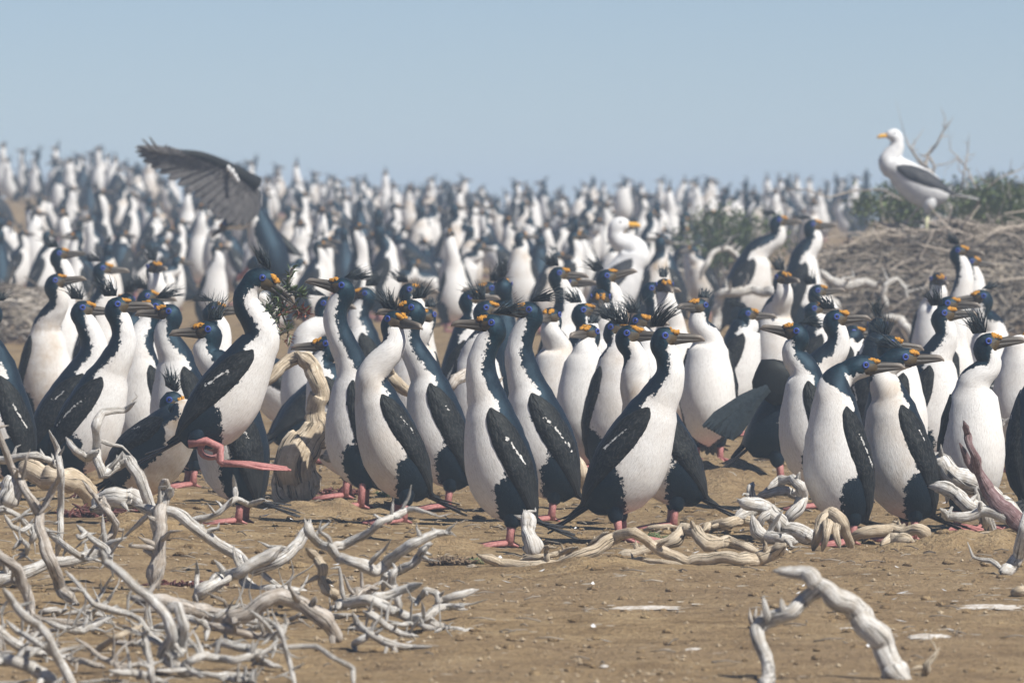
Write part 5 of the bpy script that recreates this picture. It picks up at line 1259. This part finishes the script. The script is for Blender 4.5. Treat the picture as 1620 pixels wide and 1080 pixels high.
gull('white gull whose head and neck rise above the near cormorants, yellow bill pointing right', 955, 566, g2.y, 4, 38, 980, 354, 0, -2, 1.1, False, 22)

# ------------------------------------------------------------------ ground litter
rg = random.Random(21); mb = MB()
for _ in range(3600):       # grit and pebbles, too many to count
    D = 14.2 + 10 * rg.random() ** 1.5; x = rg.uniform(-0.075, 0.075) * D * 0.85
    r_ = rg.choice([0.0016, 0.002, 0.0025, 0.003, 0.004, 0.0055]) * rg.uniform(0.7, 1.2); c = Vector((x, D, ground_z(x, D) + r_ * 0.25)); V = []
    for q in ((1, 0, 0), (0, 1, 0), (-1, 0, 0), (0, -1, 0), (0, 0, 0.8), (0, 0, -0.6)):
        V.append(c + Vector(q) * r_ * rg.uniform(0.7, 1.3))
    mb.add(V, [(0, 1, 4), (1, 2, 4), (2, 3, 4), (3, 0, 4), (1, 0, 5), (2, 1, 5), (3, 2, 5), (0, 3, 5)])
tag(mb.build('pebbles', M['pebble'], smooth=False), kind='stuff')
mb = MB()
for _ in range(1500):        # straw, feather shafts and twig crumbs trodden into the soil
    D = 15 + 14 * rg.random(); x = rg.uniform(-0.07, 0.07) * D
    if D < 18.5 and rg.random() < 0.75: continue
    a = rg.uniform(0, 3.14); ln = rg.uniform(0.012, 0.06); p = Vector((x, D, ground_z(x, D) + 0.004)); dv = Vector((math.cos(a), math.sin(a), rg.uniform(-0.05, 0.15))) * ln
    tube(mb, [p, p + dv * 0.5 + Vector((0, 0, 0.003)), p + dv], [0.0016, 0.0018, 0.001], 3)
tag(mb.build('straw_litter', M['straw']), kind='stuff')
def patch(name, label, cat, u, v, w_, d_, mat, amp, seed, group, h=0.006):
    p = GP(u, v); n = 22; V = [Vector((0, 0, h))]; 
    for ring in (0.55, 1.0):
        for k in range(n):
            a = 2 * math.pi * k / n; r_ = ring * max(0.15, 1 + amp * (nz(math.cos(a) * 2.2 + seed, math.sin(a) * 2.2, seed) + 0.9 * nz(math.cos(a) * 7 + seed, math.sin(a) * 7, seed)))
            x, y = math.cos(a) * r_ * w_, math.sin(a) * r_ * d_
            V.append(Vector((x, y, ground_z(p.x + x, p.y + y) - p.z + (h * 0.8 if ring < 1 else 0.0005))))
    fs = [(0, 1 + k, 1 + (k + 1) % n) for k in range(n)] + [(1 + k, 1 + n + k, 1 + n + (k + 1) % n, 1 + (k + 1) % n) for k in range(n)]
    if mat == 'guano':      # small satellite spots
        rg = random.Random(seed)
        for _ in range(12):
            a = rg.uniform(0, 6.28); d_2 = rg.uniform(1.1, 2.0); cx_, cy_ = math.cos(a) * w_ * d_2, math.sin(a) * d_ * d_2 * 1.5; b_ = len(V); r2 = rg.uniform(0.05, 0.14) * w_
            for k in range(6): V.append(Vector((cx_ + math.cos(k * 1.047) * r2 * rg.uniform(0.7, 1.5), cy_ + math.sin(k * 1.047) * r2 * 2, ground_z(p.x + cx_, p.y + cy_) - p.z + 0.004)))
            fs.append(tuple(range(b_, b_ + 6)))
    o = mesh_obj(name, V, fs, M[mat]); o.location = p; tag(o, label, cat, group); return o
GW = 'white droppings dried on the sand'
patch('dropping_splash', 'long white dropping splash on the open sand in the middle', 'dropping', 1018, 962, 0.062, 0.06, 'guano', 0.9, 1, GW, 0.004)
patch('dropping_splash', 'white dropping streak near the right frame edge', 'dropping', 1572, 965, 0.058, 0.07, 'guano', 1.0, 2, GW, 0.004)
patch('dropping_splash', 'bright white dropping right of the arched branch', 'dropping', 1470, 1016, 0.036, 0.10, 'guano', 0.8, 3, GW, 0.005)
patch('dropping_splash', 'faint small dropping under the arch', 'dropping', 1340, 998, 0.016, 0.05, 'guano', 0.9, 4, GW, 0.003)
patch('dropping_splash', 'small dropping on the sand below the long splash', 'dropping', 1096, 1032, 0.012, 0.05, 'guano', 0.9, 5, GW, 0.003)
patch('dropping_splash', 'tiny pale dropping left of the small one', 'dropping', 955, 1052, 0.008, 0.035, 'guano', 0.9, 6, GW, 0.003)
def tuft(name, label, cat, u, v, w_, d_, hgt, count, mat, seed, group, curl=0.6, rad=0.0016):
    p = GP(u, v); root = empty(name, p); tag(root, label, cat, group); rg = random.Random(seed); mb = MB()
    for _ in range(count):
        b0 = Vector((rg.uniform(-w_, w_), rg.uniform(-d_, d_), 0.0)); ln = hgt * rg.uniform(0.6, 1.5)
        dv = Vector((rg.uniform(-1, 1) * curl, rg.uniform(-1, 1) * curl, rg.uniform(0.2, 1))).normalized(); k = Vector((rg.uniform(-1, 1), rg.uniform(-1, 1), -0.5)) * ln * 0.4
        tube(mb, [b0, b0 + dv * ln * 0.5, b0 + dv * ln * 0.9 + k], [rad, rad, rad * 0.4], 4)
    mb.build('blades', M[mat], root); return root
GS = 'scraps of red seaweed on the soil'
tuft('seaweed_clump', 'dark red seaweed heap at the foot of the gnarled stump', 'seaweed', 525, 783, 0.085, 0.05, 0.03, 90, 'weed', 1, GS, 1.2, 0.004)
tuft('seaweed_clump', 'reddish seaweed clump among the roots behind the hooked branch', 'seaweed', 142, 818, 0.06, 0.06, 0.035, 60, 'weed', 2, GS, 1.2, 0.004)
tuft('seaweed_clump', 'dark seaweed strip on the sand right of the post', 'seaweed', 300, 924, 0.075, 0.05, 0.018, 90, 'weed', 3, GS, 1.4, 0.003)
tuft('seaweed_clump', 'small dark red scrap under the left curls', 'seaweed', 205, 838, 0.05, 0.05, 0.03, 70, 'weed', 4, GS, 1.3, 0.0035)
GG = 'small green tufts on the soil'
tuft('grass_tuft', 'little green tuft behind the feet of the tall alert bird', 'grass tuft', 620, 786, 0.035, 0.03, 0.022, 70, 'sprig', 5, GG)
tuft('grass_tuft', 'green tuft left of the long tan branch', 'grass tuft', 752, 893, 0.022, 0.03, 0.016, 50, 'sprig', 6, GG)
tuft('grass_tuft', 'thin green weed under the right bird at the arching branch', 'grass tuft', 1035, 858, 0.03, 0.03, 0.02, 60, 'sprig', 7, GG)
tuft('moss_clump', 'brown mossy clod on the sand by the pink feet', 'moss', 715, 893, 0.045, 0.05, 0.02, 220, 'nest', 8, None, 1.1, 0.003)
o = patch('orange_scrap', 'small orange scrap on the bare soil left of the white root pile', 'scrap', 1178, 764, 0.012, 0.03, 'orange', 0.5, 9, None, 0.012)
# soil mounds scraped up between the birds
for k, (u, v, w_, d_, h_) in enumerate(((520, 812, 0.20, 0.25, 0.028), (1130, 770, 0.22, 0.9, 0.05), (930, 900, 0.16, 0.22, 0.016), (1330, 885, 0.2, 0.2, 0.02), (1520, 868, 0.26, 0.2, 0.03), (220, 850, 0.2, 0.3, 0.03), (700, 868, 0.18, 0.2, 0.018))):
    p = GP(u, v); n = 26; V = []
    for j in range(n + 1):
        for i in range(n + 1):
            a, b_ = -1 + 2 * i / n, -1 + 2 * j / n; r2 = min(1, a * a + b_ * b_); x, y = a * w_, b_ * d_
            hh = h_ * (1 - r2) ** 1.4 * (1 + 0.9 * nz(x * 16, y * 9, k)) + (0.006 * nz(x * 45, y * 30, k + 5)) * (1 - r2)
            V.append((x, y, ground_z(p.x + x, p.y + y) - p.z + hh - 0.006 * r2 - (0.02 if r2 >= 1 else 0)))
    o = mesh_obj('soil_mound', V, [(j * (n + 1) + i, j * (n + 1) + i + 1, (j + 1) * (n + 1) + i + 1, (j + 1) * (n + 1) + i) for j in range(n) for i in range(n)], M['ground'])
    o.location = p; tag(o, kind='structure')

mb = MB(); rg = random.Random(31)
for _ in range(900):        # clods of darker earth
    D = 14.6 + 9 * rg.random(); x = rg.uniform(-0.068, 0.068) * D; r_ = rg.choice([0.005, 0.006, 0.008, 0.011]) * (1.3 if D > 18.4 else 0.8)
    blob(mb, Vector((x, D, ground_z(x, D) + r_ * 0.1)), r_, squash=(1.3, 1.2, 0.6), amp=0.8, seed=rg.random() * 90)
tag(mb.build('earth_clods', M['ground']), kind='stuff')
mb = MB()
for _ in range(170):        # moulted body feathers
    D = 15 + 12 * rg.random(); x = rg.uniform(-0.066, 0.066) * D; p = Vector((x, D, ground_z(x, D) + 0.005)); a = rg.uniform(0, 6.28); dv = Vector((math.cos(a), math.sin(a), 0.12)); wv = Vector((-dv.y, dv.x, 0.2)); ln = rg.uniform(0.012, 0.03)
    mb.add([p, p + dv * ln * 0.5 + wv * ln * 0.2, p + dv * ln + Vector((0, 0, 0.003)), p + dv * ln * 0.5 - wv * ln * 0.2], [(0, 1, 2, 3)])
tag(mb.build('moulted_feathers', M['white']), kind='stuff')
